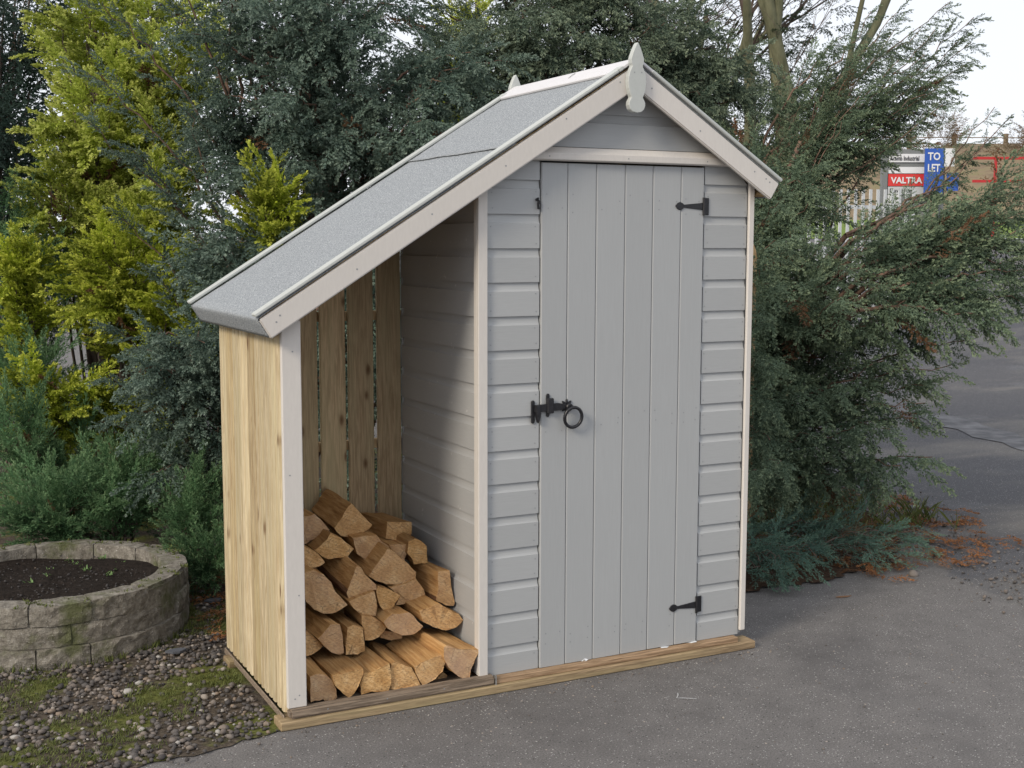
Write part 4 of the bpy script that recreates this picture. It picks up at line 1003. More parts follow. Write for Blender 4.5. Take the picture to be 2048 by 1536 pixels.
# --- blue-green juniper behind the lean-to
root = empty('juniper_tree', (0.25, 2.75, 0)); tag(root, 'big blue-green juniper rising behind the lean-to roof', 'juniper')
p = Plant('scale', 1); B0 = (0.25, 2.75, 0.0)
p.limbs.tube([B0, (.28, 2.78, .6), (.3, 2.8, 1.3), (.36, 2.85, 2.2), (.4, 2.9, 3.1)], [.07, .06, .045, .03, .012], 8)
LY = dict(lay=1, upb=-.04, droop=.32, dead=.012, t0=.22, spread=1.15)
p.blob(B0, (0.47, 2.60, 2.35), (.85, .60, .80), 35, 13, **LY)
p.blob(B0, (-0.06, 2.75, 2.20), (.26, .35, .50), 15, 11, **LY)
p.blob((.25, 2.1, 0), (0.22, 1.60, 0.95), (.40, .28, .60), 20, 9, size=.95, **LY)
p.blob(B0, (-0.08, 2.38, 1.42), (.46, .42, .60), 22, 12, **LY)
p.blob((0.0, 2.4, 0), (-0.50, 2.02, 0.72), (.32, .30, .46), 24, 11, size=.85, **LY)
p.blob(B0, (0.80, 2.20, 2.05), (.55, .42, .55), 22, 12, **LY)
p.blob(B0, (0.20, 2.00, 0.85), (.55, .45, .7), 9, 9, **LY)
for e in ((-.82, 2.6, 2.30), (-.75, 2.55, 2.62), (-.66, 2.45, 1.95), (-.70, 2.5, 1.62), (-.55, 2.4, 1.33), (-.80, 2.15, 1.12), (-.86, 2.05, .92), (-.9, 2.0, .72), (-.50, 2.5, 2.9), (-.2, 2.5, 3.0), (-.42, 2.35, 2.12), (-.86, 2.35, 2.05)):
    p.limb([(-.05, 2.7, max(.3, e[2] - .9)), ((e[0] - .05) / 2, 2.6, e[2] - .25), e], .010, 11, t0=.3, size=.7, spread=.75)
NLEAF += p.build(root, 'blue_foliage', 'red_bark')
# --- juniper behind the ridge
root = empty('juniper_tree', (1.9, 2.95, 0)); tag(root, 'dense green juniper behind the ridge and front finial of the shed', 'juniper')
p = Plant('scale', 2); B0 = (1.9, 2.95, 0.0)
p.limbs.tube([B0, (1.9, 2.9, .8), (1.85, 2.85, 1.8), (1.8, 2.8, 2.9)], [.06, .05, .035, .012], 8)
p.blob(B0, (1.40, 2.62, 2.62), (.55, .48, .55), 26, 12, **LY)
p.blob(B0, (2.02, 2.60, 2.62), (.50, .48, .50), 24, 12, **LY)
p.blob(B0, (2.48, 2.48, 2.28), (.36, .4, .40), 15, 11, **LY); p.blob(B0, (2.78, 2.55, 2.55), (.34, .35, .42), 14, 11, **LY)
p.blob(B0, (1.8, 2.45, 1.5), (.5, .4, .8), 7, 9, **LY)
NLEAF += p.build(root, 'mid_foliage', 'red_bark')
# --- spreading juniper on the road side
root = empty('juniper_tree', (2.45, 2.35, 0)); tag(root, 'spreading green juniper reaching out over the road beside the shed', 'juniper')
FAN_RIGHT = [((2.87, 1.51, 1.55), (3.40, 1.38, 1.74), (3.86, 1.32, 2.21)), ((2.87, 1.51, 1.54), (3.38, 1.39, 1.74), (3.85, 1.44, 2.26)), ((2.82, 1.42, 1.52), (3.35, 1.29, 1.71), (3.65, 1.30, 2.08)), ((2.87, 1.40, 1.55), (3.28, 1.33, 1.74), (3.55, 1.34, 2.01)), ((2.76, 1.20, 1.37), (3.36, 1.16, 1.63), (3.85, 1.18, 1.96)), ((2.69, 1.13, 1.37), (3.31, 1.07, 1.60), (3.72, 1.01, 1.86)), ((2.74, 1.10, 1.35), (3.23, 0.99, 1.52), (3.66, 0.91, 1.73)), ((2.64, 1.03, 1.33), (3.12, 0.92, 1.50), (3.56, 0.83, 1.60)), ((2.58, 1.07, 1.33), (3.05, 0.95, 1.40), (3.46, 0.75, 1.47)), ((2.55, 0.96, 1.28), (3.02, 0.85, 1.35), (3.34, 0.69, 1.37)), ((2.55, 0.96, 1.23), (2.89, 0.79, 1.26), (3.19, 0.63, 1.23)), ((2.64, 1.03, 1.28), (3.04, 0.97, 1.52), (3.43, 1.03, 1.76)), ((2.60, 1.17, 1.37), (2.92, 1.02, 1.47), (3.28, 0.98, 1.65)), ((2.43, 0.90, 1.19), (2.77, 0.73, 1.22), (3.00, 0.60, 1.14)), ((2.61, 1.18, 1.42), (2.91, 1.15, 1.55), (3.19, 1.13, 1.63))]
TIPS_RIGHT=[(4.05,1.99,2.94),(4.01,1.77,2.81),(3.87,1.72,2.68),(4.07,1.84,2.68),(3.87,1.69,2.52),(3.84,1.81,2.47),(3.59,1.59,2.38),(3.74,1.73,2.32),(3.51,1.62,2.33),(3.63,1.79,2.32),(3.52,1.50,2.26),(3.29,1.84,2.28),(3.73,1.90,2.74),(3.63,1.97,2.85),(3.39,1.71,2.52),(3.05,0.79,1.03),(2.88,0.75,0.92),(2.84,0.87,0.81),(2.68,0.71,0.75),(2.73,0.79,0.66),(2.63,0.60,0.51),(2.49,0.66,0.47),(2.43,0.80,0.42),(2.26,0.88,0.41),(2.03,0.89,0.39),(1.92,0.94,0.43),(3.18,2.49,2.49),(3.28,2.34,2.62),(3.41,2.18,2.72),(3.55,2.12,2.86),(2.88,1.92,2.13),(3.08,1.83,2.24),(3.06,1.63,2.32),(2.62,1.80,1.93),(2.64,1.54,1.78),(2.68,1.54,1.94),(2.34,1.32,1.52),(2.40,1.16,1.38),(2.62,1.05,1.38),(2.83,1.07,1.47),(2.18,1.26,1.23),(2.24,1.10,1.14),(2.37,0.93,1.19),(2.56,0.83,1.19),(2.83,0.82,1.23),(3.08,0.81,1.33),(2.07,1.15,0.90),(2.09,0.91,0.82),(2.28,0.82,0.87),(2.52,0.82,0.95),(2.00,1.05,0.64),(2.06,0.79,0.63),(2.24,0.70,0.67),(2.46,0.70,0.64),(2.50,1.55,1.31),(3.36,0.92,1.52)]
TIPS_MORE=[(3.52,1.89,2.72),(3.27,1.77,2.52),(3.67,1.80,2.58),(3.34,1.71,2.35),(3.53,1.73,2.34),(3.21,1.90,2.45),(3.17,1.69,2.34),(2.95,1.66,2.16),(3.15,2.04,2.41),(2.88,1.79,2.07),(3.02,2.09,2.29),(2.58,1.46,1.73),(2.46,1.39,1.60),(2.50,1.60,1.68),(3.73,1.79,2.72),(3.45,1.93,2.69),(3.44,1.67,2.44),(3.62,1.70,2.51),(2.33,0.87,1.43),(2.45,0.79,1.32),(2.30,1.01,1.52),(2.55,0.73,1.24),(2.56,0.99,1.55),(2.21,0.79,1.25),(2.16,0.94,1.34),(1.81,0.78,1.34),(1.73,0.69,1.17),(1.72,0.67,1.00),(1.72,0.65,0.83),(1.70,0.63,0.65),(2.05,1.04,1.71),(1.89,0.87,1.52),(1.72,0.61,0.54),(1.76,0.81,1.39),(1.75,0.79,1.21),(1.73,0.78,1.03),(1.72,0.76,0.86),(1.71,0.75,0.68),(1.63,0.65,0.52)]

p = Plant('scale', 3); B0 = np.array((2.45, 2.35, 0.0)); r = p.r
for i in range(7):
    e = np.array((2.45 + r.uniform(-.4, .5), 2.2 + r.uniform(-.4, .2), r.uniform(1.3, 2.2))); p.limbs.tube([tuple(B0 + r.normal(0, .04, 3) * (1, 1, 0)), tuple((B0 + e) / 2 + r.normal(0, .08, 3)), tuple(e)], [.045, .032, .014], 7)
for e in TIPS_RIGHT + TIPS_MORE:
    e = np.array(e); out = e - B0; hz = max(.15, e[2] - .55 - .25 * r.random())
    kk = r.uniform(.32, .52); s = B0 + np.array([out[0] * kk, out[1] * kk, max(.15, e[2] * r.uniform(.6, .8) - .05)])
    mid = s * .5 + e * .5 + np.array([0, 0, .06]) + r.normal(0, .05, 3)
    edge_ = e[0] > 3.4 or e[2] > 2.2
    p.limb([s, mid, e], .009, 16 if not edge_ else 19, t0=.10 if not edge_ else .15, size=1.0 if not edge_ else .74, spread=1.15 if not edge_ else .85, droop=.38, dead=.012, tipscale=.8, upb=-.03)
for fi, (a_, m_, e_) in enumerate(FAN_RIGHT): p.limbs.tube([tuple(B0 + np.array((0, 0, .5))), tuple((B0 + np.array(a_)) / 2 + np.array((0, 0, .2))), tuple(a_)], [.03, .02, .0112], 6, cap=False); p.limb([a_, m_, e_], .011, 33 if fi > 3 else 22, t0=.02, size=.95 if fi > 3 else .52, spread=1.0, droop=.36, dead=.012, tipscale=.8, upb=-.03)
p.blob(B0, (2.65, 1.75, 1.35), (.50, .40, .75), 14, 11, **LY); p.blob(B0, (2.40, 1.45, .75), (.55, .35, .5), 18, 11, **LY)
NLEAF += p.build(root, 'green_foliage', 'red_bark')
# --- golden conifers
def golden(base, cens, m, label, seed, kind='fan', size=1.0, droop=.25, bk='twig_bark', name='golden_cypress'):
    global NLEAF
    root = empty(name, base); tag(root, label, 'conifer'); p = Plant(kind, seed)
    top = max(c[0][2] for c in cens)
    p.limbs.tube([base, (base[0] + .02, base[1], top * .5), (base[0], base[1] + .02, top + .1)], [.05, .03, .008], 7)
    for c, rad, nl, npl in cens: p.blob(base, c, rad, nl, npl, size=size, droop=droop, dead=.02, spread=1.0, t0=.4)
    NLEAF += p.build(root, m, bk)
golden((-.55, 4.05, 0), [((-.56, 4.2, 2.75), (.42, .4, .5), 15, 11), ((-.56, 3.80, 2.20), (.50, .35, .50), 22, 11), ((-.80, 3.68, 1.68), (.32, .3, .35), 11, 10), ((-.36, 3.30, 1.78), (.26, .25, .36), 13, 10), ((-.22, 3.6, 2.55), (.24, .25, .35), 9, 10), ((.10, 4.07, 2.85), (.30, .3, .35), 8, 10)], 'gold_dull_foliage', 'tall golden cypress with drooping yellow sprays behind the planter', 21, size=1.15, droop=.35)
golden((-.45, 3.35, 0), [((-.60, 2.95, 1.28), (.30, .28, .38), 19, 11), ((-.30, 2.75, 1.12), (.26, .25, .30), 15, 11), ((-.46, 2.75, .82), (.28, .26, .28), 10, 10)], 'gold_foliage', 'bushy yellow cypress between the blue juniper and the green shrubs', 22, droop=.05)
golden((-1.05, 3.35, 0), [((-1.03, 3.30, 1.28), (.19, .2, .24), 9, 10), ((-.96, 2.78, .72), (.27, .2, .20), 13, 10)], 'gold_foliage', 'small yellow cypress at the picture edge above the green junipers', 23, droop=.0)
golden((.02, 2.55, 0), [((-.07, 2.16, 1.64), (.13, .10, .17), 12, 8)], 'gold_foliage', 'bright yellow cypress showing through a gap in the blue juniper', 24, droop=.0)
golden((1.55, 3.6, 0), [((1.50, 3.40, 2.80), (.24, .2, .3), 8, 10), ((1.64, 3.1, 2.36), (.16, .2, .2), 6, 9)], 'gold_dull_foliage', 'olive yellow cypress glimpsed behind the rear end of the ridge', 25, droop=.1)
# --- feathery green junipers round the planter
def feathery(base, cens, label, seed, m='juniper_foliage', size=1.0, name='feathery_juniper'):
    global NLEAF
    root = empty(name, base); tag(root, label, 'juniper'); p = Plant('needle', seed)
    for c, rad, nl, npl in cens: p.blob(base, c, rad, nl, npl, size=size, spread=.55, t0=.25, upb=.40, dead=.012, r0=.008)
    NLEAF += p.build(root, m, 'twig_bark')
feathery((-1.1, 3.75, 0), [((-1.04, 3.68, 1.45), (.30, .3, .36), 11, 8), ((-1.02, 3.5, 1.0), (.35, .3, .4), 6, 7)], 'soft green juniper behind the small yellow cypress', 31)
feathery((-.95, 2.85, 0), [((-1.12, 2.98, .86), (.22, .2, .16), 8, 8), ((-.95, 2.65, .42), (.30, .25, .2), 10, 9), ((-1.18, 2.55, .58), (.2, .2, .2), 9, 8)], 'mid green feathery juniper under the yellow cypress', 32, size=.88)
feathery((-.85, 2.15, 0), [((-1.12, 2.12, .30), (.30, .15, .18), 15, 9), ((-.82, 2.08, .32), (.30, .15, .22), 17, 9)], 'low dark green juniper spraying up behind the planter rim', 33, size=.88)
feathery((-.52, 1.85, 0), [((-.56, 1.80, .30), (.16, .15, .20), 11, 9), ((-.52, 1.62, .12), (.14, .16, .10), 8, 8)], 'low juniper squeezed between the planter and the log store', 34, size=.72)
# --- dark trees behind
def dark_tree(base, cens, label, seed, m='dark_foliage'):
    global NLEAF
    root = empty('dark_conifer', base); tag(root, label, 'conifer', 'dark conifers closing the view behind the garden'); p = Plant('coarse', seed)
    top = max(c[0][2] for c in cens); p.limbs.tube([base, (base[0], base[1], top * .6), (base[0], base[1], top + .8)], [.12, .08, .02], 8)
    for c, rad, nl, npl in cens: p.blob(base, c, rad, nl, npl, size=1.0, spread=.9, t0=.3, droop=.3, dead=.03, r0=.02)
    NLEAF += p.build(root, m, 'twig_bark')
dark_tree((-1.0, 6.6, 0), [((-.85, 6.5, 3.2), (.75, .6, .9), 16, 10), ((-.95, 6.0, 1.9), (.65, .5, .9), 15, 10)], 'shadowy dark conifer at the far corner beyond the tall golden cypress', 41)
for i, (bx, by, tz, lab) in enumerate(((.25, 7.6, 5.2, 'dark conifer far behind the blue juniper'), (1.9, 7.2, 5.2, 'dark conifer far behind the rear finial'), (3.2, 6.8, 4.2, 'dark conifer far behind the front finial'), (-2.15, 5.6, 4.2, 'dark conifer at the very edge behind the shadowy one'))):
    dark_tree((bx, by, 0), [((bx, by - .1, tz * .72), (1.0, .6, tz * .42), 13, 10), ((bx, by - .2, tz * .28), (1.0, .6, tz * .32), 11, 10)], lab, 50 + i)
# --- creeping juniper and litter at the shed's road side
root = empty('creeping_juniper', (1.75, 0.95, 0)); tag(root, 'low blue-green creeping juniper beside the shed corner', 'juniper')
p = Plant('needle', 61); r = p.r
for i in range(34):
    s = np.array((r.uniform(1.35, 2.3), r.uniform(.75, 1.25), .05)); a = r.normal(-1.2, .55); L = r.uniform(.25, .5)
    e = s + np.array((math.cos(a) * L + .12, math.sin(a) * L, 0)); e[1] = max(e[1], .50 + .1 * abs(e[0] - 1.7)); e[0] = max(1.2, min(2.6, e[0])); e[2] = r.uniform(.05, .14)
    p.limb([s, (s + e) / 2 + np.array((0, 0, .10 + .08 * r.random())), e], .005, 6, t0=.1, size=.62, spread=.7, upb=.15, dead=.06)
NLEAF += p.build(root, 'creeping_foliage', 'twig_bark')
def scatter(name, n, fx, m, kind, s0, s1, label, cat, seed, zup=.012, flatd=.15):
    p = Plant(kind, seed); r = p.r
    for i in range(n):
        x, y = fx(r); a = r.uniform(0, 6.283)
        p.add(np.array((x, y, .016 + r.random() * zup)), unit(np.array((math.cos(a), math.sin(a), abs(r.normal(0, flatd))))), r.uniform(s0, s1), 0, unit(np.array((0, 0, 1.0)) + r.normal(0, .2, 3)))
    pos = np.array(p.pos); Fm = frame(np.array(p.dir), np.array(p.up)); Q = []; C_ = []
    for i in range(n):
        q, t = PL[kind][i % 4]; k = len(q) // 2; sel = r.choice(len(q), k, replace=False)
        W = (q[sel] @ Fm[i].T) * p.sc[i] + pos[i]; W[..., 2] = np.maximum(W[..., 2], .012); Q.append(W)
        c = np.zeros((k, 3)); c[:, 0] = np.clip(r.beta(2, 2) + r.normal(0, .1, k), 0, 1); c[:, 1] = t[sel] * .5; C_.append(c)
    o = link(name, quads_mesh(name, np.concatenate(Q), np.concatenate(C_), m)); tag(o, label, cat, kind='stuff'); return o
def litfx(r):
    while True:
        x, y = r.uniform(1.5, 3.6), r.uniform(.35, 2.2)
        d = x - 2.35 - .5 * max(y, 0)
        if d < .25 + abs(r.normal(0, .3)) and y > .50 + .05 * r.normal() and (x > 2.1 or y > .80): return x, y
scatter('leaf_litter', 520, litfx, 'litter_foliage', 'fan', .22, .55, 'brown fallen conifer sprays along the road edge', 'litter', 62)
scatter('bed_litter', 170, lambda r: (r.uniform(-.66, .0), r.uniform(.9, 2.2)), 'litter_foliage', 'fan', .2, .5, 'brown fallen sprays under the juniper behind the log store', 'litter', 63)
# grass and moss tufts, seedlings
def blades(name, pts, h0, h1, w, m, label, cat, seed, per=7, lean=.5, parent=None):
    r = np.random.default_rng(seed); P = np.repeat(np.array(pts), per, 0); n = len(P); P = P + np.concatenate([r.normal(0, .008, (n, 2)), np.zeros((n, 1))], 1)
    a = r.uniform(0, 6.283, n); h = r.uniform(h0, h1, n); l = lean * h * r.uniform(.2, 1.4, n)
    s = np.stack([-np.sin(a), np.cos(a), np.zeros(n)], 1) * w; d = np.stack([np.cos(a) * l, np.sin(a) * l, h], 1)
    Q = np.stack([P - s, P + s, P + d * .65 + s * .7 + np.array([0, 0, .12]) * h[:, None], P + d], 1)
    c = np.zeros((n, 3)); c[:, 0] = r.random(n); c[:, 1] = r.random(n) * .7
    o = link(name, quads_mesh(name, Q, c, m), parent)
    if parent is None: tag(o, label, cat)
    o['kind'] = 'stuff'; return o
n = 9000; x = rng.uniform(-2.0, -.5, n); y = rng.uniform(-.3, 1.9, n)
ok = (moss(x, y) > .545) & ((x - PCX) ** 2 + (y - PCY) ** 2 > (PR + .01) ** 2) & ~((x > -.70) & (y < .76)) & (y > -.02 - .14 * (-.71 - x)); x, y = x[ok], y[ok]
blades('moss_tufts', np.stack([x, y, np.full(len(x), .008)], 1), .004, .015, .0015, 'grass_foliage', 'green moss and short grass growing through the gravel', 'moss', 71, per=6, lean=.9)
n = 260; a = rng.uniform(0, 6.283, n); rr = PR + rng.normal(.012, .012, n)
blades('planter_foot_moss', np.stack([PCX + rr * np.cos(a), PCY + rr * np.sin(a), np.full(n, .008)], 1), .008, .03, .002, 'grass_foliage', 'moss and grass along the foot of the stone planter', 'moss', 72, per=6)
n = 16; rr = .36 * np.sqrt(rng.random(n)); a = rng.uniform(0, 6.283, n)
blades('seedlings', np.stack([PCX + .1 + rr * np.cos(a) * .7, PCY + .16 + rr * np.sin(a) * .5, np.full(n, .184)], 1), .006, .016, .004, 'seedling_foliage', 'tiny green seedlings on the planter soil', 'seedlings', 73, per=4, lean=1.4)
n = 90; a = rng.uniform(0, 6.283, n); rr = PR - rng.uniform(.0, .1, n)
blades('rim_moss', np.stack([PCX + rr * np.cos(a), PCY + rr * np.sin(a), np.where(rr < PR - .09, .19, .233)], 1), .004, .012, .003, 'grass_foliage', 'bright moss cushions on the planter rim', 'moss', 74, per=9, lean=1.2)
n = 420; x = rng.uniform(1.6, 3.3, n); y = rng.uniform(1.0, 2.4, n)
blades('rough_grass', np.stack([x, y, np.full(n, .012)], 1), .03, .12, .0022, 'grass_foliage', 'thin rough grass under the spreading juniper', 'grass', 75, per=5, lean=.9)
o = MB().prism([(1.84, .340, 0), (1.86, .328, 0), (1.89, .322, 0), (1.915, .326, 0), (1.89, .334, 0), (1.86, .342, 0)], (0, 0, .003), (0, 0, .006)).build('fallen_leaf', 'dead_leaf'); tag(o, 'single brown fallen leaf on the asphalt near the creeping juniper', 'leaf')

# ------------------------------------------------------------------ bare trees behind the juniper
def bare_tree(base, stems, label, seed, m='grey_green_bark', ivy=None):
    global NLEAF
    r = random.Random(seed); root = empty('bare_tree', base); tag(root, label, 'tree', 'leafless trees behind the junipers')
    tr = MB(); tw = MB()
    def grow(p, d, L, rad, depth):
        pts = [p]; q = Vector(p); dd = Vector(d)
        for i in range(4):
            dd = (dd + Vector((r.gauss(0, .10), r.gauss(0, .10), r.gauss(.03, .06)))).normalized(); q = q + dd * L / 4; pts.append(q.copy())
        (tr if depth < 2 else tw).tube(pts, [rad * (1 - .12 * i) for i in range(5)], 7 if depth < 2 else 3, cap=False)
        if depth >= 5 or rad < .0022: return
        for k in range(r.choice((2, 3, 3)) if depth else 3):
            at_ = pts[r.randint(2, 4)]; nd_ = (dd + Vector((r.gauss(0, .55), r.gauss(0, .55), r.gauss(.1, .35)))).normalized()
            grow(at_, nd_, L * r.uniform(.55, .8), rad * r.uniform(.38, .6), depth + 1)
    for s in stems: grow(Vector(s[0]), Vector(s[1]).normalized(), s[2], s[3], 0)
    link('trunk', mesh('trunk', tr.v, tr.f, m, True), root); link('twigs', mesh('twigs', tw.v, tw.f, 'twig_bark'), root)
    if ivy:
        p = Plant('coarse', seed + 5)
        for c, rad, k in ivy:
            for _ in range(k):
                dv = unit(p.r.normal(0, 1, 3)); p.add(np.array(c) + dv * np.array(rad) * p.r.uniform(.5, 1), unit(dv + np.array((0, 0, -.4))), .42)
        NLEAF += p.build(root, 'ivy_foliage', 'twig_bark', crown='ivy')
bare_tree((5.55, 5.3, 0), [((5.5, 5.25, 0.1), (.0, 0, 1), 2.4, .13), ((5.45, 5.2, 2.2), (-.12, .05, 1), 2.2, .085), ((5.55, 5.25, 2.2), (.14, -.05, 1), 2.2, .075), ((5.62, 5.3, 2.1), (.35, -.1, 1), 2.0, .06)], 'leafless tree with several pale greenish stems behind the junipers', 81, ivy=[((5.35, 5.5, 2.9), (.35, .3, .75), 110), ((5.95, 5.5, 3.1), (.3, .3, .7), 80), ((5.7, 5.6, 2.6), (.5, .25, .5), 60)])
bare_tree((5.0, 5.9, 0), [((5.0, 5.9, 0.1), (.05, 0, 1), 2.3, .07), ((5.05, 5.9, 2.1), (-.25, 0, 1), 1.5, .045), ((5.05, 5.9, 2.1), (.2, 0, 1), 1.5, .04), ((4.7, 5.6, 1.2), (-.1, 0, 1), 1.6, .03)], 'thin twiggy leafless tree between the finial and the stout bare stems', 82)
bare_tree((4.6, 6.3, 0), [((4.6, 6.3, 0.1), (-.05, 0, 1), 2.2, .05), ((4.6, 6.3, 1.7), (.3, 0, 1), 1.5, .03), ((4.6, 6.3, 1.6), (-.4, 0, 1), 1.5, .03)], 'low twiggy leafless thicket close behind the front finial', 83)

# ------------------------------------------------------------------ far side of the road
def TZ(x, y): return float(ter(x, y))
# grass verge and bank
def line_sheet(name, rows, m, label, cat):
    V = [p for r_ in rows for p in r_]; k = len(rows[0]); F = [(i * k + j, i * k + j + 1, (i + 1) * k + j + 1, (i + 1) * k + j) for i in range(len(rows) - 1) for j in range(k - 1)]
    o = link(name, mesh(name, V, F, m, True)); tag(o, label, cat, kind='structure'); return o
D0 = Vector((0.4507, 0.8927)); RT = Vector((0.8927, -0.4507)); CC = Vector((CX, CY))
def at(s, u): q = CC + D0 * s + RT * u; return q
rows = []
for s, h in ((30.5, .0), (31.2, .12), (33, .25), (35.5, .5)):
    rows.append([(*at(s, u), TZ(*at(s, u)) + h + .02 + .05 * math.sin(u * 1.3)) for u in range(-6, 60, 2)])
line_sheet('verge', rows, 'verge_grass', 'green grass verge across the road', 'verge')
rows = []
for s, h in ((35.4, .5), (37, 1.0), (40, 2.0), (43, 2.9), (46, 3.25), (60, 3.3), (200, 3.3)):
    rows.append([(*at(s, u), 1.6 + h + .18 * math.sin(u * .7 + s) + .1 * math.sin(u * 2.1)) for u in range(4, 110, 2)])
line_sheet('hill', rows, 'bank_grass', 'brown grassy bank rising behind the road', 'bank')
f = empty('post_fence', (*at(46, 18), 4.85)); tag(f, 'thin post and wire fence along the top of the bank', 'fence')
for u in range(8, 34, 2):
    q = at(46, u + .3 * math.sin(u)); MB().box(q.x - .06, q.x + .06, q.y - .06, q.y + .06, 4.5, 5.45 + .1 * math.sin(u * 3)).build('post', 'weathered_post', f)
for z in (5.28, 5.05): 
    a, b_ = at(46, 8), at(46, 34); MB().tube([(a.x, a.y, z), ((a.x + b_.x) / 2, (a.y + b_.y) / 2, z - .04), (b_.x, b_.y, z)], .018, 5).build('rail', 'weathered_post', f)
# bushes on the bank
BANK = ((13.5, 44, 'brown leafless bush on the bank just above the estate sign'), (15.2, 45, 'low brown scrub on the bank between the two signs and the field gate'), (17.0, 43, 'brown leafless bush on the bank behind the field gate'), (18.6, 45, 'tall brown scrub on the bank crest near the picture edge'), (20.2, 42, 'brown scrubby bush on the bank at the picture edge'))
for i, (u, s, lab) in enumerate(BANK):
    q = at(s, u); zb_ = 3.2 + .33 * (s - 40); root = empty('bank_bush', (q.x, q.y, zb_)); tag(root, lab, 'bush'); p = Plant('coarse', 90 + i)
    for _ in range(56):
        dv = unit(p.r.normal(0, 1, 3) + np.array((0, 0, .7))); p.add(np.array((q.x, q.y, zb_)) + dv * np.array((1.1, .8, .6 + .25 * (i % 2))) * p.r.random(), dv, p.r.uniform(.7, 1.2), p.r.uniform(.6, 1))
    p.build(root, 'green_foliage', 'twig_bark', crown='foliage')
# estate signboard
def board_frame(o, ux, uz, w, h, d0, d1):
    """box on the sign face; o: lower left corner, ux across"""
    n = Vector((ux.y, -ux.x, 0)) ; 
    P = []
    for dz in (0, h):
        for (a, d) in ((0, d0), (w, d0), (w, d1), (0, d1)): P.append(Vector(o) + ux * a + Vector((0, 0, dz)) - n * -d)
    return MB().hexa([P[0], P[1], P[2], P[3], P[4], P[5], P[6], P[7]])
def lettering(text, o, ux, size, m, parent, off=0.012, bold=0.0, sx=1.0):
    cu = bpy.data.curves.new('lettering', 'FONT'); cu.body = text; cu.size = size; cu.extrude = .002; cu.offset = bold; cu.resolution_u = 2
    ob = bpy.data.objects.new('tmp', cu); col.objects.link(ob); dg = bpy.context.evaluated_depsgraph_get(); me = bpy.data.meshes.new_from_object(ob.evaluated_get(dg)); bpy.data.objects.remove(ob)
    n = Vector((ux.y, -ux.x, 0)); me.transform(Matrix(((ux.x * sx, 0, n.x, 0), (ux.y * sx, 0, n.y, 0), (0, 1, 0, 0), (0, 0, 0, 1)))); me.transform(Matrix.Translation(Vector(o) + n * off))
    me.materials.clear(); me.materials.append(M[m]); return link('lettering', me, parent)
UX = Vector((0.8927, -0.4507, 0))
S0 = Vector((12.73, 11.70, 0)); zb = 1.45
sg = empty('estate_sign', (S0.x, S0.y, TZ(S0.x, S0.y))); tag(sg, 'grey estate signboard with white and red name panels behind the juniper', 'sign')
board_frame(S0 + Vector((0, 0, 1.30)), UX, 0, .80, 1.68, -.02, -.06).build('backboard', 'sign_grey', sg)
for a in (-.10, .81): board_frame(S0 + UX * a + Vector((0, 0, .4)), UX, 0, .09, 2.60, .02, -.08).build('post', 'sign_grey', sg)
for z0, h, m_ in ((2.775, .13, 'sign_white'), (2.60, .10, 'sign_white'), (2.40, .19, 'sign_red'), (2.27, .12, 'sign_pale')): board_frame(S0 + UX * .005 + Vector((0, 0, z0)), UX, 0, .785, h, .004, -.019).build('panel', m_, sg)
board_frame(S0 + UX * .005 + Vector((0, 0, 2.11)), UX, 0, .17, .15, .004, -.019).build('notice', 'sign_white', sg)
lettering('Acomb Industrial', S0 + UX * .02 + Vector((0, 0, 2.803)), UX, .105, 'sign_text_dark', sg, bold=.001, sx=.64)
lettering('VALTRA', S0 + UX * .05 + Vector((0, 0, 2.445)), UX, .135, 'sign_white', sg, bold=.004, sx=1.0)
lettering('David Hew', S0 + UX * .03 + Vector((0, 0, 2.30)), UX, .09, 'sign_text_dark', sg)
T0 = Vector((13.115, 11.30, 0)); tl = empty('to_let_board', (T0.x, T0.y, TZ(T0.x, T0.y))); tag(tl, 'blue TO LET board on a post beside the estate sign', 'sign')
board_frame(T0 + Vector((0, 0, 2.28)), UX, 0, .30, .70, .0, -.03).build('board', 'sign_blue', tl)
board_frame(T0 + UX * .305 + Vector((0, 0, 2.70)), UX, 0, .16, .28, .0, -.03).build('board', 'sign_white', tl)
board_frame(T0 + UX * .36 + Vector((0, 0, 2.32)), UX, 0, .18, .28, .0, -.03).build('board', 'sign_blue', tl)
board_frame(T0 + UX * .12 + Vector((0, 0, .4)), UX, 0, .08, 1.87, .0, -.06).build('post', 'weathered_post', tl)
lettering('TO', T0 + UX * .04 + Vector((0, 0, 2.80)), UX, .165, 'sign_white', tl, off=.006, bold=.004, sx=.85)
lettering('LET', T0 + UX * .04 + Vector((0, 0, 2.62)), UX, .165, 'sign_white', tl, off=.006, bold=.004, sx=.75)
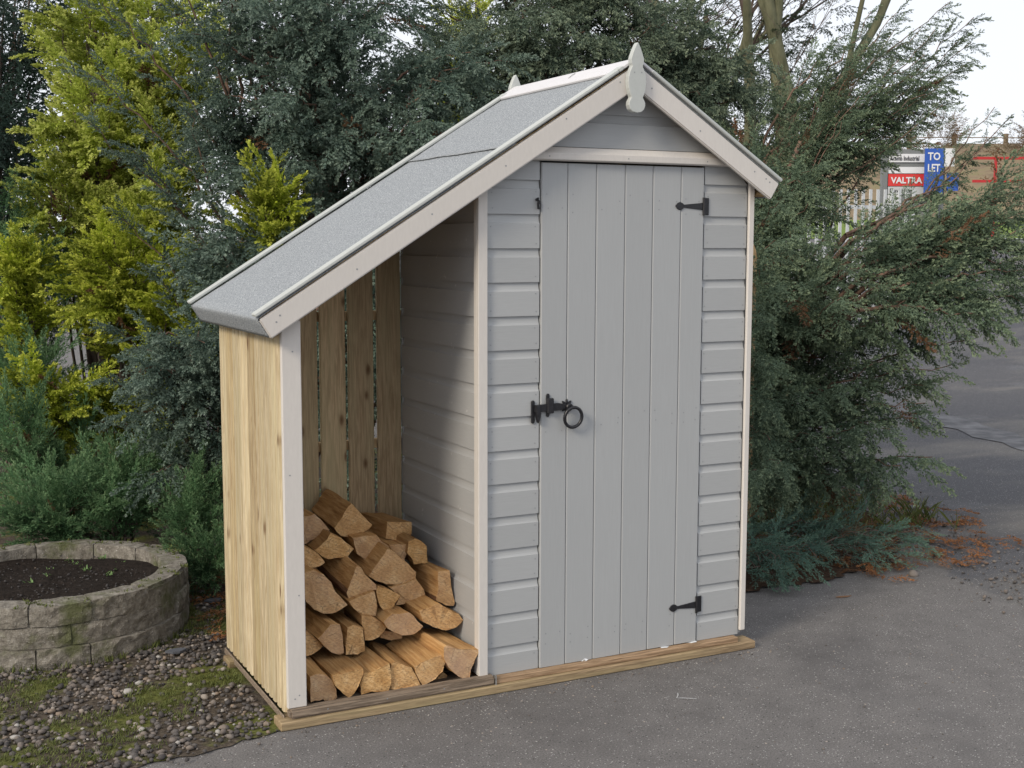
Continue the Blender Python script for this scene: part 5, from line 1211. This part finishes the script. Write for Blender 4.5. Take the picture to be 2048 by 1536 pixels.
# galvanised palisade fence
pf = empty('palisade_fence', (9.8, 9.1, TZ(9.8, 9.1))); tag(pf, 'pale palisade fence seen through the juniper branches', 'fence')
A, Bq = Vector((8.6, 9.25, 0)), Vector((11.0, 9.35, 0)); A = Vector((8.55, 9.2, 0)); nP = 19
for i in range(nP):
    q = A.lerp(Bq, i / (nP - 1)); z0 = TZ(q.x, q.y)
    mb = MB().box(q.x - .024, q.x + .024, q.y - .006, q.y + .006, z0 + .05, 2.18 + .05 * i / nP); k = len(mb.v)
    mb.build('pale', 'galvanised', pf)
for z in (1.05, 1.95): MB().hexa([(A.x - .1, A.y + .008, z), (Bq.x + .1, Bq.y + .008, z), (Bq.x + .1, Bq.y + .04, z), (A.x - .1, A.y + .04, z), (A.x - .1, A.y + .008, z + .05), (Bq.x + .1, Bq.y + .008, z + .05), (Bq.x + .1, Bq.y + .04, z + .05), (A.x - .1, A.y + .04, z + .05)]).build('rail', 'galvanised', pf)
# red field gate beyond
tz = TZ(19.1, 15.3); ft = empty('field_gate', (19.1, 15.3, tz)); tag(ft, 'red metal field gate glimpsed through the spreading juniper', 'gate')
O0 = Vector((18.62, 15.5, 0))
for z in (2.74, 3.21): board_frame(O0 + Vector((0, 0, z)), UX, 0, 1.9, .055, .0, -.05).build('rail', 'red_metal', ft)
for a in (.42, 1.905): board_frame(O0 + UX * a + Vector((0, 0, tz)), UX, 0, .05, 3.26 - tz, .051, .005).build('post', 'red_metal', ft)
# arched timber trellis leaning behind the shed
TX0, TY = 1.385, .95
tr = empty('arched_trellis', (TX0 + .235, TY, 0)); tag(tr, 'small arched timber trellis standing behind the shed corner', 'trellis')
arch = [(TX0 + .235 * (1 - math.cos(t)), TY, 1.42 + .20 * math.sin(t)) for t in [math.pi * i / 12 for i in range(13)]]
mb = MB(); 
for i in range(12):
    a, b_ = Vector(arch[i]), Vector(arch[i + 1]); ca = Vector((TX0 + .235, TY, 1.42)); ia = ca + (a - ca) * .82; ib = ca + (b_ - ca) * .82
    mb.hexa([a, b_, b_ + Vector((0, .03, 0)), a + Vector((0, .03, 0)), ia, ib, ib + Vector((0, .03, 0)), ia + Vector((0, .03, 0))])
mb.build('arch', 'plain_timber', tr)
for x0 in (TX0, TX0 + .432): MB().box(x0, x0 + .038, TY, TY + .03, .0, 1.418).build('post', 'plain_timber', tr, .002)
for x0 in (TX0 + .1, TX0 + .21, TX0 + .32): MB().box(x0, x0 + .02, TY + .006, TY + .022, .1, 1.50).build('slat', 'plain_timber', tr)
for z0 in (.25, .65, 1.05): MB().box(TX0 + .04, TX0 + .43, TY + .0225, TY + .035, z0, z0 + .02).build('slat', 'plain_timber', tr)
print('leaf quads', NLEAF)
